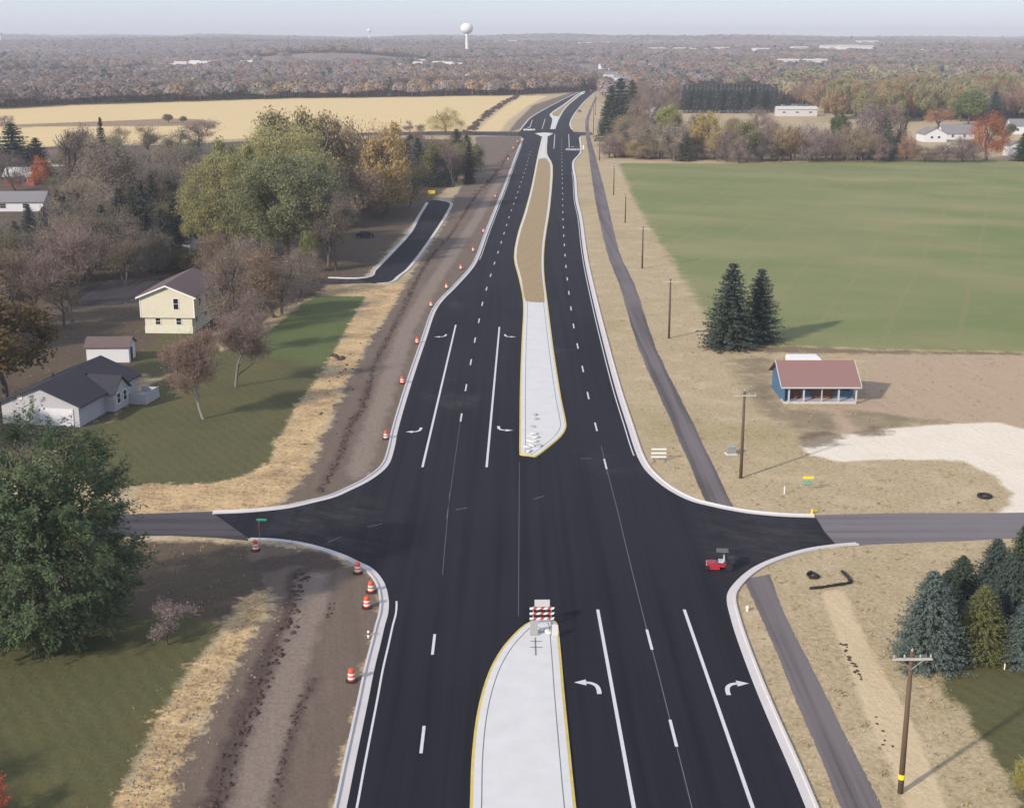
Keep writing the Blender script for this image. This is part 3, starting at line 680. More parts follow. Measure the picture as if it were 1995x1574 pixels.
sb_ = cb; cb = MB()
clods(P([(520, 1160), (500, 1210), (440, 1290), (370, 1400), (320, 1490), (270, 1590)]), 1.5, 10, 0.10)
clods(P([(470, 1270), (400, 1360), (350, 1450), (290, 1570)]), 1.1, 6, 0.12)
clods(P([(415, 1300), (340, 1420), (260, 1560)]), .7, 6, 0.12)
tag(cb.build('rubble_stones', simple('pale_rubble', (.24, .19, .14), .9, .25, 2.0, obj=False), fix=False), 'pale stones and straw clumps scattered along the lower left dirt edge', 'rubble', kind='stuff')
def grass_tufts():
    n = 26000; r = np.random.default_rng(5)
    Y = 66 + 250 * r.random(n) ** 2.0; X = (r.random(n) - .5) * .82 * (Y + 20)
    bad = sdf(main, X, Y) > -.4
    for p_ in TUFT_OFF: bad |= sdf(p_, X, Y) > -.15
    for p_ in lawns + dirt + [crop, lot]: bad |= sdf(p_, X, Y) > 0
    den = .5 + .5 * np.sin(X * .9 + 2 * np.sin(Y * .35)) * np.sin(Y * .6 + np.sin(X * .5)); bad |= r.random(n) > .25 + .75 * den
    X, Y = X[~bad], Y[~bad]; n = len(X); k = 5
    c = np.repeat(np.stack([X, Y, np.full(n, .06)], 1), k, 0) + r.normal(size=(n * k, 3)) * np.array([.16, .16, .03])
    V, F = quads(c, r.normal(size=(n * k, 3)) * np.array([1, 1, .5]), np.repeat(r.uniform(.09, .26, n), k) * r.uniform(.6, 1.3, n * k), .4, np.array([0, 0, 1.0]), r=r)
    V[:, 2] = np.maximum(V[:, 2], -.03)
    base = np.array([[.33, .25, .135], [.27, .20, .11], [.37, .285, .16], [.21, .18, .085]])[r.integers(0, 4, n)] * r.uniform(.75, 1.2, (n, 1))
    C_ = np.concatenate([np.repeat(np.repeat(base, k, 0), 4, 0), np.ones((n * k * 4, 1))], 1)
    me = np_mesh('dry_grass', V, F, {'tuft_color': ('FLOAT_COLOR', 'POINT', C_)})
    m = NT('dry_grass_tufts'); m.done(m.attr('tuft_color').outputs['Color'], .9)
    tag(link_mesh('dry_grass', me, None, [m.mat]), 'dry grass tufts standing on the road verges', 'grass', kind='stuff')
TUFT_OFF = [P([(1680, 1680), (1563, 1390), (1524, 1299), (1479, 1191), (1447, 1128), (1500, 1118), (1515, 1165), (1580, 1299), (1627, 1390), (1770, 1680)]),
            P([(1378, 984), (1332, 878), (1298, 799), (1244, 679), (1208, 559), (1182, 490), (1206, 490), (1238, 559), (1278, 679), (1338, 799), (1376, 878), (1430, 990)]),
            P([(-300, 1000), (418, 996), (484, 1053), (260, 1045), (-300, 1060)]), P([(1586, 1003), (2500, 996), (2500, 1035), (1628, 1066)]), P([(700, 541), (450, 537), (150, 560), (150, 596), (450, 560), (780, 550)]), P([(830, 395), (725, 527), (780, 548), (880, 398)]), P([(1598, 1151), (1642, 1147), (1706, 1279), (1798, 1458), (1900, 1700), (1840, 1700), (1690, 1400), (1640, 1263)])]
# ------------------------------------------------------------------ houses
def window(parent, c, face, w, h, frame=0.09, mat='trim'):
    """a framed window on a wall that faces '-y', '+x' ...; c is the centre on the wall surface (local)"""
    ax = 1 if face[1] == 'y' else 0; s = -1 if face[0] == '-' else 1
    def bx(mb, du, dv, su, sv, d0, d1, mi=0):
        cc = [c[0], c[1], c[2] + dv]; cc[1 - ax] += du; cc[ax] += s * (d0 + d1) / 2
        sz = [0, 0, sv]; sz[1 - ax] = su; sz[ax] = d1 - d0
        mb.box(cc, sz, mi)
    m = MB()
    bx(m, 0, h / 2 + frame / 2, w + 2 * frame, frame, -.05, .06); bx(m, 0, -h / 2 - frame / 2, w + 2 * frame, frame, -.05, .09)
    bx(m, -w / 2 - frame / 2, 0, frame, h, -.05, .06); bx(m, w / 2 + frame / 2, 0, frame, h, -.05, .06)
    bx(m, 0, 0.02, w, 0.05, -.02, .045)
    f = m.build('window', M[mat], parent)
    m = MB(); bx(m, 0, 0, w, h, -.04, .02); m.build('pane', M['glass'], f)
    return f
def door(parent, c, face, w, h, mat='brown_door'):
    ax = 1 if face[1] == 'y' else 0; s = -1 if face[0] == '-' else 1
    m = MB(); cc = [c[0], c[1], c[2] + h / 2]; cc[ax] += s * .02; sz = [w, w, h]; sz[ax] = .1; m.box(cc, sz, 0)
    for q in (.3, .7):
        c2 = list(cc); c2[2] = c[2] + h * q; c2[ax] += s * .05; s2 = list(sz); s2[1 - ax] *= .6; s2[2] = h * .28; s2[ax] = .03; m.box(c2, s2, 0)
    d = m.build('door', M[mat], parent)
    m = MB(); c2 = list(cc); c2[1 - ax] += w * .38; c2[2] = c[2] + h * .48; c2[ax] += s * .09; m.box(c2, (.08, .08, .12)); m.build('handle', M['steel'], d)
    return d
def gable_walls(w, d, eave, ridge, axis='y'):
    """walls with gables; the ridge runs along axis; front at y=0, depth to +y, x centred"""
    m = MB()
    if axis == 'y': m.prism([(-w / 2, -.1), (w / 2, -.1), (w / 2, eave), (0, ridge), (-w / 2, eave)], 'y', 0, d)
    else: m.prism([(0, -.1), (d, -.1), (d, eave), (d / 2, ridge), (0, eave)], 'x', -w / 2, w / 2)
    return m
def gable_roof(w, d, eave, ridge, axis='y', ov=.45, th=.16):
    m = MB(); half = (w if axis == 'y' else d) / 2; sl = (ridge - eave) / half
    a0 = -half - ov; lo = eave - ov * sl
    if axis == 'y':
        pr = [(a0, lo), (0, ridge), (-a0, lo), (-a0, lo + th), (0, ridge + th * 1.1), (a0, lo + th)]
        m.prism([(x, z + .02) for x, z in pr], 'y', -ov, d + ov)
    else:
        pr = [(half + a0, lo), (half, ridge), (half - a0, lo), (half - a0, lo + th), (half, ridge + th * 1.1), (half + a0, lo + th)]
        m.prism([(y, z + .02) for y, z in pr], 'x', -w / 2 - ov, w / 2 + ov)
    return m
# white house at the lawn (its long axis points away from the camera)
pA, pB = at(156, 832), at(268, 768)
ang = math.atan2(pB.y - pA.y, pB.x - pA.x) - math.pi / 2
W_, D_ = 10.4, (pB - pA).length
ux = Vector((math.cos(ang), math.sin(ang), 0))
wh = thing('house', 'white bungalow with a dark shingle roof beside the green lawn', 'house', pA - ux * W_ / 2, ang)
M['siding_shaded'] = simple('shaded_white_siding', (0.40, 0.40, 0.43), .7, .07, 2)  # white siding greyed, tree shade put into its colour
gable_walls(W_, D_, 2.75, 4.9).build('wall', M['siding_shaded'], wh)
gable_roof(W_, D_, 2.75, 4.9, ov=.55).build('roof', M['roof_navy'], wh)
m = MB(); m.prism([(7.0, .1), (11.2, .1), (11.2, 2.6), (9.1, 4.3), (7.0, 2.6)], 'x', W_ / 2 - 2.5, W_ / 2 + 1.3); m.build('front_gable', M['siding_shaded'], wh)
m = MB(); 
for s in (1, -1):
    m.prism([(9.1, 4.32), (9.1 + s * 2.45, 2.38), (9.1 + s * 2.45, 2.52), (9.1, 4.5)], 'x', W_ / 2 - 3.2, W_ / 2 + 1.6)
m.build('gable_roof', M['roof_navy'], wh)
window(wh, (W_ / 2 + 1.3, 8.2, 1.65), '+x', .9, 1.3); window(wh, (W_ / 2 + 1.3, 10.0, 1.65), '+x', .9, 1.3)
window(wh, (W_ / 2, 13.2, 1.6), '+x', 1.2, 1.2)
door(wh, (W_ / 2, 12.0, .3), '+x', .95, 2.05)
m = MB(); m.box((2.2, -.04, 1.15), (4.6, .1, 2.2))
for k in range(4): m.box((2.2, -.10, .32 + .55 * k), (4.5, .05, .48))
m.build('garage_door', M['siding_white'], wh)
m = MB(); m.box((-2.6, -.04, 3.5), (.7, .1, .5)); m.build('vent', M['trim'], wh)
m = MB()
m.box((W_ / 2 + 2.3, 13.4, .32), (2.6, 4.2, .6))
for y in (11.4, 13.4, 15.4): m.box((W_ / 2 + 3.5, y, 1.0), (.12, .12, .9))
m.box((W_ / 2 + 3.5, 13.4, 1.45), (.1, 4.2, .1)); m.box((W_ / 2 + 3.5, 13.4, 1.0), (.05, 4.1, .75))
m.box((W_ / 2 + 2.3, 11.34, 1.0), (2.5, .05, .8)); m.box((W_ / 2 + 2.3, 15.46, 1.0), (2.5, .05, .8))
m.build('porch', M['siding_shaded'], wh)
m = MB(); m.box((-1.2, 6, 4.85), (.18, .18, .8)); m.build('vent_pipe', M['dark_plastic'], wh)
m = MB(); m.box((1.6, 9, 4.4), (.4, .4, .45)); m.build('roof_vent', M['dark_plastic'], wh)
# white shed behind it
s0, s1 = at(170, 706), at(252, 706)
sh = thing('shed', 'small white shed with a brown roof behind the bungalow', 'shed', (s0 + s1) / 2, 0.03)
WS = (s1 - s0).length
gable_walls(WS, 3.9, 2.35, 3.35, 'x').build('wall', M['siding_white'], sh)
gable_roof(WS, 3.9, 2.35, 3.35, 'x', .3).build('roof', M['roof_brown'], sh)
door(sh, (WS / 2, 1.5, 0), '+x', 1.1, 2.0, 'dark_plastic')
# yellow two-storey house
y0 = at(330, 649)
yh_ = thing('house', 'pale yellow two-storey house with a brown roof among bare trees', 'house', y0, -0.05)
m = MB(); m.prism([(-4.45, 2.6), (4.45, 2.6), (4.45, 6.2), (0, 8.0), (-4.45, 6.2)], 'y', -.35, 15.5); m.build('wall', M['siding_yellow'], yh_)
m = MB(); m.box((0, 7.6, 1.85), (7.8, 15.2, 1.6)); m.build('lower_wall', M['siding_yellow'], yh_)
m = MB(); m.box((0, 7.6, .5), (7.94, 15.34, 1.18)); m.build('foundation', M['foundation'], yh_)
m = gable_roof(8.9, 15.85, 6.2, 8.0, ov=.5); rf = m.build('roof', M['roof_brown'], yh_); rf.location = (0, -.35, 0)
m = MB(); 
for s in (-1, 1): m.prism([(0, 7.78), (s * 4.95, 5.78), (s * 4.95, 6.03), (0, 8.03)], 'y', -.92, -.80)
for s in (-1, 1): m.box((s * 4.42, -.36, 4.35), (.16, .1, 3.4))
m.build('rake_trim', M['trim'], yh_)
window(yh_, (1.5, -.35, 4.9), '-y', .8, 1.75); window(yh_, (-1.75, 0, 1.95), '-y', .8, 1.0); window(yh_, (1.7, 0, 1.95), '-y', .8, 1.0)
for yy in (3.0, 7.0, 11.0): window(yh_, (4.45, yy, 4.7), '+x', 1.0, 1.3)
for yy in (2.5, 8.0): window(yh_, (3.9, yy, 1.9), '+x', 1.0, 0.9)
# blue hut with the red roof
b0, b1 = at(1527, 786), at(1667, 786)
WB = (b1 - b0).length
bh = thing('hut', 'blue wooden hut with a faded red roof and white porch posts', 'hut', (b0 + b1) / 2, 0.0)
DB, PB, EV, RG = 8.6, 1.7, 2.5, 4.7            # depth, porch depth, eave, ridge
m = MB(); m.prism([(PB, -.1), (DB, -.1), (DB, EV), (DB / 2, RG - .1), (PB, EV + (RG - EV) * PB / (DB / 2) - .12)], 'x', -WB / 2, WB / 2); m.build('wall', M['siding_blue'], bh)
m = MB(); m.prism([(PB - .02, .3), (PB - .02, 3.2), (.05, EV - .05), (.05, .3)], 'x', -WB / 2, -WB / 2 + .1); m.build('side_wall', M['siding_blue'], bh)
gable_roof(WB + .2, DB, EV, RG, 'x', .45, .14).build('roof', M['roof_red'], bh)
m = MB(); m.box((0, -.5, 2.26), (WB + 1.1, .08, .2)); m.box((0, -.05, 2.36), (WB * .54, .12, .16)); 
for s in (-1, 1):
    m.prism([(DB / 2, RG + .06), (-.45, EV - .18), (-.45, EV - .02), (DB / 2, RG + .22)], 'x', s * (WB / 2 + .56) - .05, s * (WB / 2 + .56) + .05)
m.build('roof_trim', M['dull_trim'], bh)
m = MB(); m.box((0, .85, .12), (WB + .1, 1.9, .3)); m.build('porch_floor', M['dull_trim'], bh)
for px in (1536, 1565, 1600, 1633, 1667):
    m = MB(); m.box((xcol(b0.y, px) - (b0.x + b1.x) / 2, .02, 1.3), (.2 if px != 1600 else .12, .2, 2.1)); m.build('porch_post', M['dull_trim'], bh)
m = MB()
for x_, w_ in ((-WB / 2 + 2.0, 1.2), (-.35, .9), (1.25, 1.9)):
    m = MB(); m.box((x_, PB - .06, 1.3), (w_, .1, 2.05)); m.build('board_panel', M['brown_door'], bh)
for xx in (-WB / 2 + 3.6, WB / 2 - 1.1): window(bh, (xx, PB, 1.75), '-y', 1.2, .8, .05, 'siding_blue')
m = MB(); m.box((-1.0, 1.2, .62), (.5, .5, .7), 0, .2); m.build('crate', M['dark_plastic'], bh) if False else None
# trailer behind the hut
t0 = at(1567, 733)
tr = thing('trailer', 'low white covered trailer parked behind the blue hut', 'trailer', (t0.x, b0.y + 16.0, 0), 0.02)
m = MB(); m.prism([(-2.4, .75), (2.4, .75), (2.4, 2.3), (2.0, 2.75), (-2.2, 2.75), (-2.4, 2.5)], 'y', -1.1, 1.1); m.build('body', M['car_white'], tr)
m = MB(); m.box((0, -1.12, 1.3), (4.5, .05, .25)); m.box((2.42, 0, 1.6), (.05, 1.2, .6)); m.build('panel', M['siding_blue'], tr)
for s in (-1, 1):
    m = MB(); m.tube([(0.2, s * .95, .38), (0.2, s * 1.15, .38)], .38, 14); m.build('wheel', M['rubber'], tr)
m = MB(); m.tube([(2.4, .5, .7), (3.6, 0, .6), (2.4, -.5, .7)], .06, 6); m.build('hitch', M['dark_plastic'], tr)

def plain_house(name, label, cat, loc, rz, w, d, eave, ridge, axis, wall, roof, wins=(), group=None, doors=()):
    h = thing(name, label, cat, loc, rz, group)
    gable_walls(w, d, eave, ridge, axis).build('wall', M[wall], h)
    gable_roof(w, d, eave, ridge, axis, .5).build('roof', M[roof], h)
    for c, f, a, b in wins: window(h, c, f, a, b)
    for c, f, a, b in doors: door(h, c, f, a, b)
    return h
ap = at
plain_house('house', 'long grey-roofed house with white walls at the left edge', 'house', ap(28, 412), 0.04, 16, 9, 2.7, 4.9, 'x', 'siding_white', 'roof_grey', [((-3, 0, 1.5), '-y', 1.6, 1.2), ((3.2, 0, 1.5), '-y', 1.6, 1.2)])
plain_house('house', 'red house with a pale roof beside the orange tree', 'house', ap(38, 362), 0.03, 9.5, 8, 3.1, 5.4, 'x', 'siding_red', 'roof_pale', [((-2.5, 0, 1.7), '-y', 1.4, 1.2), ((2, 0, 1.7), '-y', 1.4, 1.2)])
plain_house('house', 'white house with a pinkish roof behind the orange tree', 'house', ap(114, 324), 0.0, 9, 8, 3.2, 5.6, 'x', 'siding_white', 'roof_brown', [((-2, 0, 1.7), '-y', 1.2, 1.2), ((2.5, 0, 1.7), '-y', 1.2, 1.2)])
plain_house('garage', 'small white garage half hidden under dark trees', 'garage', ap(347, 494), 0.0, 5.4, 6, 2.5, 3.9, 'x', 'siding_white', 'roof_navy', [((-1.2, 0, 1.4), '-y', 1.0, .9)])
plain_house('house', 'white gabled house beyond the green field', 'house', ap(1822, 277), 0.05, 10.5, 11, 3.6, 6.2, 'y', 'siding_white', 'roof_grey', [((-1.7, 0, 2.1), '-y', 1.2, 1.0), ((1.6, 0, 2.1), '-y', 1.2, 1.0)])
plain_house('house', 'grey-roofed wing beside the white gabled house', 'house', ap(1868, 272), 0.05, 15, 9, 2.9, 6.4, 'x', 'siding_white', 'roof_grey', [((-3, 0, 1.6), '-y', 1.2, 1.1), ((2.6, 0, 1.6), '-y', 1.2, 1.1)])
plain_house('house', 'pale house with a blue-grey roof behind the rust tree', 'house', ap(1998, 262), 0.0, 14, 10, 4.2, 7.0, 'x', 'siding_white', 'roof_grey', [((-4, 0, 2.2), '-y', 1.3, 1.2)])
plain_house('garage', 'tall white garage with paneled front at the right field edge', 'garage', ap(1978, 305), 0.0, 5.6, 7, 4.4, 5.6, 'y', 'siding_white', 'roof_grey', [((0, 0, 3.2), '-y', 3.0, .6)])
plain_house('shed', 'long low grey metal shed in front of the dark pine block', 'shed', ap(1553, 227), 0.0, 24, 9, 4.2, 5.6, 'x', 'palegrey', 'roof_pale', [((-8, 0, 2.4), '-y', 2.0, .8), ((0, 0, 2.4), '-y', 2.0, .8), ((8, 0, 2.4), '-y', 2.0, .8)])
plain_house('house', 'small white house peeping out of the far woods', 'house', ap(1632, 212), 0.1, 6, 8, 4.0, 6.2, 'y', 'siding_white', 'roof_grey')
plain_house('house', 'white cottage beside the yellow-green bush along the road', 'house', ap(1280, 232), 0.3, 7, 9, 3.8, 6.4, 'y', 'siding_white', 'roof_pale')

# ------------------------------------------------------------------ power poles
def power_pole(px, base, top, label, guard=False, arm=2.5):
    b = at(px, base); h = zrow(b.y, top) 
    r = thing('power_pole', label, 'power pole', (b.x, b.y, -.02), rng.uniform(-.05, .05), 'wooden power poles along the path')
    m = MB(); m.tube([(0, 0, -.3), (0, 0, h * .5), (0, 0, h)], [.19, .165, .125], 10); m.build('pole', M['wood_pole'], r, True)
    m = MB(); m.box((0, -.17, h - .45), (arm, .11, .14)); a = m.build('crossarm', M['wood_pale'], r)
    for x in (-arm * .46, -arm * .2, arm * .2, arm * .46):
        m = MB(); m.lathe([(.02, 0), (.03, .06), (.07, .08), (.07, .13), (.045, .16), (.06, .2), (.02, .25)], 8, c=(x, -.17, h - .38)); m.build('insulator', M['insul'], a)
    for s in (-1, 1):
        m = MB(); m.tube([(s * .7, -.2, h - .5), (0, -.16, h - 1.15)], .018, 4); m.build('brace', M['steel'], r)
    m = MB(); m.lathe([(.02, 0), (.07, .06), (.07, .13), (.02, .25)], 8, c=(0, 0, h - .03)); m.build('top_insulator', M['insul'], r)
    if guard:
        m = MB(); m.lathe([(.205, 1.0), (.21, 1.02), (.21, 1.32), (.2, 1.34)], 12); m.build('marker_band', M['yellow'], r)
    return r
power_pole(1754, 1543, 1268, 'nearest power pole, with a yellow band low down', True)
power_pole(1443, 931, 762, 'power pole standing in front of the blue hut')
power_pole(1303, 659, 543, 'power pole left of the two tall spruces')
power_pole(1251, 523, 441, 'power pole at the corner of the green field')
power_pole(1218, 434, 379, 'power pole beside the green field, fifth from the far end')
for i, (x, b, t) in enumerate(((1195.5, 380, 324), (1168, 313, 265), (1156, 264, 208), (1160, 225, 183))):
    power_pole(x, b, t, ['slim distant power pole beside the upper left green field corner', 'distant power pole just before the far crossing', 'distant power pole at the far crossing', 'farthest visible power pole by the dark pines'][i])

# ------------------------------------------------------------------ traffic drums
def make_drum():
    r = thing('traffic_drum', '', 'traffic drum', (0, 0, 0), 0, 'orange and white traffic drums')
    m = MB(); m.lathe([(.29, .06), (.285, .2), (.28, .22), (.28, .36), (.275, .38), (.27, .5), (.265, .52), (.265, .66), (.26, .68), (.25, .84), (.22, .97), (.16, 1.0)], 16,
                      [0, 0, 1, 1, 0, 0, 1, 1, 0, 0, 0]); m.build('body', [M['orange'], M['white_band']], r, True)
    m = MB(); m.lathe([(.46, 0), (.46, .05), (.36, .08), (.3, .08)], 16); m.build('base', M['rubber'], r)
    m = MB(); m.tube([(-.11, 0, .98), (-.1, 0, 1.1), (.1, 0, 1.1), (.11, 0, .98)], .02, 5); m.build('handle', M['orange'], r)
    return r
drums = [(697, 1116, 'orange and white drum at the top of the near left kerb curve'), (723, 1153, 'orange and white drum, middle one of three on the near left kerb curve'),
         (715, 1183, 'orange and white drum, lowest of three on the near left kerb curve'), (685, 1326, 'lone orange and white drum on bare dirt nearest the camera'),
         (752, 855, 'orange and white drum by the dirt beyond the left side road'), (784, 747, 'orange and white drum beside the straight left kerb'),
         (813, 669, 'orange and white drum on dirt left of the upper turn arrow'), (840, 597, 'orange and white drum just below the kerb taper'),
         (870, 562, 'orange and white drum halfway along the kerb taper'), (898, 525, 'orange and white drum above the kerb taper'),
         (922, 490, 'small orange drum where the left kerb straightens'), (942, 453, 'small orange drum level with the new street stub'),
         (965, 385, 'small orange drum level with the end of the street stub'), (498, 1072, 'orange and white drum in shade at the end of the left side road kerb')]
far_d = [(975, 345), (990, 312), (1000, 290), (1008, 278)]
proto = None
for px, py, lab in drums + [(a, b, 'tiny far orange drum along the left kerb before the far crossing') for a, b in far_d]:
    p = at(px, py)
    if proto is None: proto = make_drum(); proto.location = p; proto['label'] = lab
    else: copy_tree(proto, p, rng.uniform(0, 3), 1.0, lab)

# ------------------------------------------------------------------ barricades, signs, small things
def barricade(loc, rz, label, w, hts, board, mat_pair, board_h=.2, stripes=True):
    r = thing('barricade', label, 'barricade', loc, rz)
    for s in (-1, 1):
        m = MB(); m.box((s * w * .36, 0, .8), (.07, .07, 1.5)); m.build('post', M['steel'], r)
        m = MB(); m.box((s * w * .36, 0, .05), (.1, 1.6, .09)); m.build('foot', M['steel'], r)
    for z in hts:
        m = MB()
        if stripes:
            n = 7; sl = board_h * .9
            for k in range(n):
                x0 = -w / 2 + w * k / n; x1 = -w / 2 + w * (k + 1) / n
                def cl(v): return max(-w / 2, min(w / 2, v))
                m.prism([(cl(x0 - sl / 2), z - board_h / 2), (cl(x1 - sl / 2), z - board_h / 2), (cl(x1 + sl / 2) if k < n - 1 else w / 2, z + board_h / 2), (cl(x0 + sl / 2) if k > 0 else -w / 2, z + board_h / 2)], 'y', -.07, -.045, k % 2)
        else: m.box((0, -.06, z), (w, .03, board_h), 0)
        m.build('rail', [M[a] for a in mat_pair], r)
    return r
br = barricade(at(1056, 1215, .15), 0.02, 'red and white striped barricade on the tip of the near median', 2.05, (.5, .95, 1.4), None, ('white', 'red_sheet'))
m = MB(); m.box((0.0, -.02, 1.85), (1.25, .03, .62)); 
for s in (-1, 1): m.box((s * .4, .02, 1.6), (.05, .05, .8))
m.build('sign_panel', M['palegrey'], br)
r = thing('leaning_sign', 'grey sign panel leaning on the striped barricade', 'sign', at(1040.5, 1238, .15), 0.03)
m = MB(); m.box((0, .12, .62), (.62, .04, 1.2), 0, 0, R(-9)); m.build('face', M['grey_sheet'], r)
m = MB(); m.box((-.26, .2, .55), (.05, .05, 1.1), 0, 0, R(-9)); m.box((.26, .2, .55), (.05, .05, 1.1), 0, 0, R(-9)); m.build('leg', M['steel'], r)
r = thing('leaning_sign', 'pale sign panel leaning at the right of the striped barricade', 'sign', at(1081, 1240, .15), -0.05)
m = MB(); m.box((0, .12, .5), (.5, .04, .95), 0, 0, R(-12)); m.build('face', M['palegrey'], r)
m = MB(); m.box((-.2, .2, .45), (.05, .05, .9), 0, 0, R(-12)); m.box((.2, .2, .45), (.05, .05, .9), 0, 0, R(-12)); m.build('leg', M['steel'], r)
# sign stand folded flat on the concrete
r = thing('sign_stand', 'thin folded steel sign stand lying on the near median', 'sign stand', at(1043, 1262, .16), 0.0)
m = MB(); m.tube([(0, -1.35, .03), (0, 1.9, .03)], .022, 5); m.build('mast', M['dark_plastic'], r)
for yy in (.1, 1.2):
    m = MB(); m.tube([(-.38, yy, .03), (.55, yy, .03)], .018, 5); m.build('crossbar', M['dark_plastic'], r)
def sandbag_mesh():
    V = []; F = []
    m = MB(); prof = [(.02, 0), (.2, .02), (.26, .08), (.2, .15), (.02, .17)]
    m.lathe(prof, 12)
    m.v = [(x * 1.5 + .05 * math.sin(9 * y), y * .9, z + .02 * math.sin(7 * x)) for x, y, z in m.v]
    return m
sb0 = None
for px, py, lab in ((1062, 1226, 'pale sandbag behind the striped barricade rails'), (1068, 1232, 'pale sandbag right of the leaning grey panel'), (1050, 1228, 'pale sandbag against the grey leaning panel'),
                    (1034, 851, 'white sandbag alone on the long median'), (1040, 846, 'white sandbag highest of the pile on the long median'), (1033, 860, 'white sandbag in the pile near the long median tip'), (1041, 861, 'white sandbag on the right of the long median pile'),
                    (1036, 869, 'white sandbag below the pile on the long median'), (1027, 872, 'white sandbag at the left of the long median tip'), (1030, 880, 'white sandbag at the bottom left of the long median tip'), (1044, 853, 'white sandbag rightmost on the long median')):
    p = at(px, py, .15)
    if sb0 is None:
        sb0 = sandbag_mesh().build('sandbag', M['sandbag'], None, True); sb0.location = p; tag(sb0, lab, 'sandbag', 'white sandbags on the medians'); 
    else:
        q = sb0.copy(); col.objects.link(q); q.location = p; q.rotation_euler = (0, 0, rng.uniform(0, 3)); q['label'] = lab; q.scale = (1.3,) * 3
rub = None
for px, py, lab in ((1043, 809, 'dark rubble lump highest on the long median'), (1045, 817, 'dark rubble lump under the highest one on the long median'), (1038.5, 832, 'small grey lump above the sandbags on the long median'), (1049, 868, 'dark rubble right of the sandbags'), (1052, 870, 'flat dark rubble by the right kerb of the median tip'), (1027, 877, 'dark rubble at the left median tip')):
    p = at(px, py, .15)
    if rub is None:
        m = MB(); m.lathe([(.1, 0), (.24, .05), (.2, .17), (.05, .22)], 7); m.v = [(x * (1 + .3 * math.sin(5 * y)), y * (1.2 + .2 * math.cos(8 * x)), z * (1 + .3 * math.sin(9 * x))) for x, y, z in m.v]
        rub = m.build('rubble', M['grey_sheet']); rub.location = p; tag(rub, lab, 'rubble', 'dark rubble on the long median')
    else:
        q = rub.copy(); col.objects.link(q); q.location = p; q.rotation_euler = (0, 0, rng.uniform(0, 3)); q['label'] = lab
barricade(at(1283, 897), 0.0, 'white three-rail barricade standing in dry grass by the right kerb', 1.75, (.45, .9, 1.38), None, ('white', 'white'), .17, False)
# yellow and green sign on a post
p = at(1573, 957); r = thing('road_sign', 'yellow sign over a small green sign on the right verge', 'sign', p, 0.0)
m = MB(); m.tube([(0, 0, -.1), (0, 0, 1.75)], .03, 6); m.build('post', M['steel'], r)
m = MB(); m.box((0, -.05, 1.55), (1.15, .03, .28)); m.build('yellow_panel', M['yellow'], r)
m = MB(); m.box((-.05, -.05, 1.05), (1.05, .03, .22)); m.build('green_panel', M['green'], r)
# yellow sign at the end of the street stub
p = at(841, 386); r = thing('dead_end_sign', 'yellow sign board beyond the end of the new street stub', 'sign', p, 0.0)
for s in (-1, 1):
    m = MB(); m.tube([(s * .7, .04, -.1), (s * .7, .04, 2.1)], .04, 6); m.build('post', M['steel'], r)
m = MB(); m.box((0, 0, 1.75), (2.0, .04, 1.0)); m.build('board', M['yellow'], r)
# street-name sign at the left corner
p = at(507, 1066); r = thing('street_sign', 'red stop sign seen edge-on with a green blade at the left corner', 'sign', p, 0.0)
m = MB(); m.tube([(0, 0, -.1), (0, 0, 2.9)], .035, 6); m.build('post', M['steel'], r)
m = MB(); m.prism([(.36 * math.cos(R(22.5 + 45 * k)), 2.1 + .36 * math.sin(R(22.5 + 45 * k))) for k in range(8)], 'x', -.06, -.035); m.build('stop_face', M['red_sheet'], r)
m = MB(); m.box((.25, 0, 2.78), (.95, .02, .2)); m.build('name_blade', M['green'], r)
# white marker posts
def stub(name, px, py, h, rad, mat, label, cat='marker post', cap=None):
    r = thing(name, label, cat, at(px, py), rng.uniform(0, 3))
    m = MB(); m.lathe([(rad, -.1), (rad, h * .8), (rad * 1.15, h * .82), (rad * .9, h), (rad * .3, h * 1.05)], 8); m.build('post', M[mat], r)
    if cap: 
        m = MB(); m.lathe([(rad * 1.3, h * .5), (rad * 1.5, h * .52), (rad * 1.5, h * .66), (rad * 1.3, h * .7)], 8); m.build('collar', M[cap], r)
    return r
stub('marker_post', 1528, 962, .8, .06, 'white', 'slim white marker post in the dry grass right of the path')
stub('marker_post', 718, 1241, .55, .1, 'white', 'short white marker post beside the left kerb', cap='rubber')
stub('marker_post', 1957, 1303, .45, .05, 'white', 'white stake at the edge of the lawn by the spruces')
stub('marker_post', 1456, 1189, .4, .12, 'white', 'pale cap on the strip between kerb and path', cap='yellow')
stub('marker_post', 1137, 291, 1.6, .35, 'white', 'white post beside the right kerb before the far crossing')
r = thing('hydrant', 'low yellow hydrant fittings beside the right side road', 'hydrant', at(1582, 1000), .4)
m = MB(); m.lathe([(.16, 0), (.16, .05), (.1, .06), (.1, .3), (.14, .31), (.12, .38), (.04, .43)], 10); m.build('barrel', M['yellow'], r)
m = MB(); m.tube([(.05, 0, .2), (.62, .1, .16)], .08, 8); m.build('outlet', M['yellow'], r)
# utility cabinet
p = at(1424, 884); r = thing('utility_box', 'grey-blue utility box beside the path in dry grass', 'utility box', p, .15)
m = MB(); m.box((0, 0, .45), (1.0, .7, .8), 0, 0, 0, .94); m.build('cabinet', M['steel'], r)
m = MB(); m.box((.02, 0, .88), (1.08, .78, .07)); m.build('lid', M['grey_sheet'], r); m = MB(); m.box((0, 0, .03), (1.3, 1.0, .12)); m.build('base', M['concrete'], r)
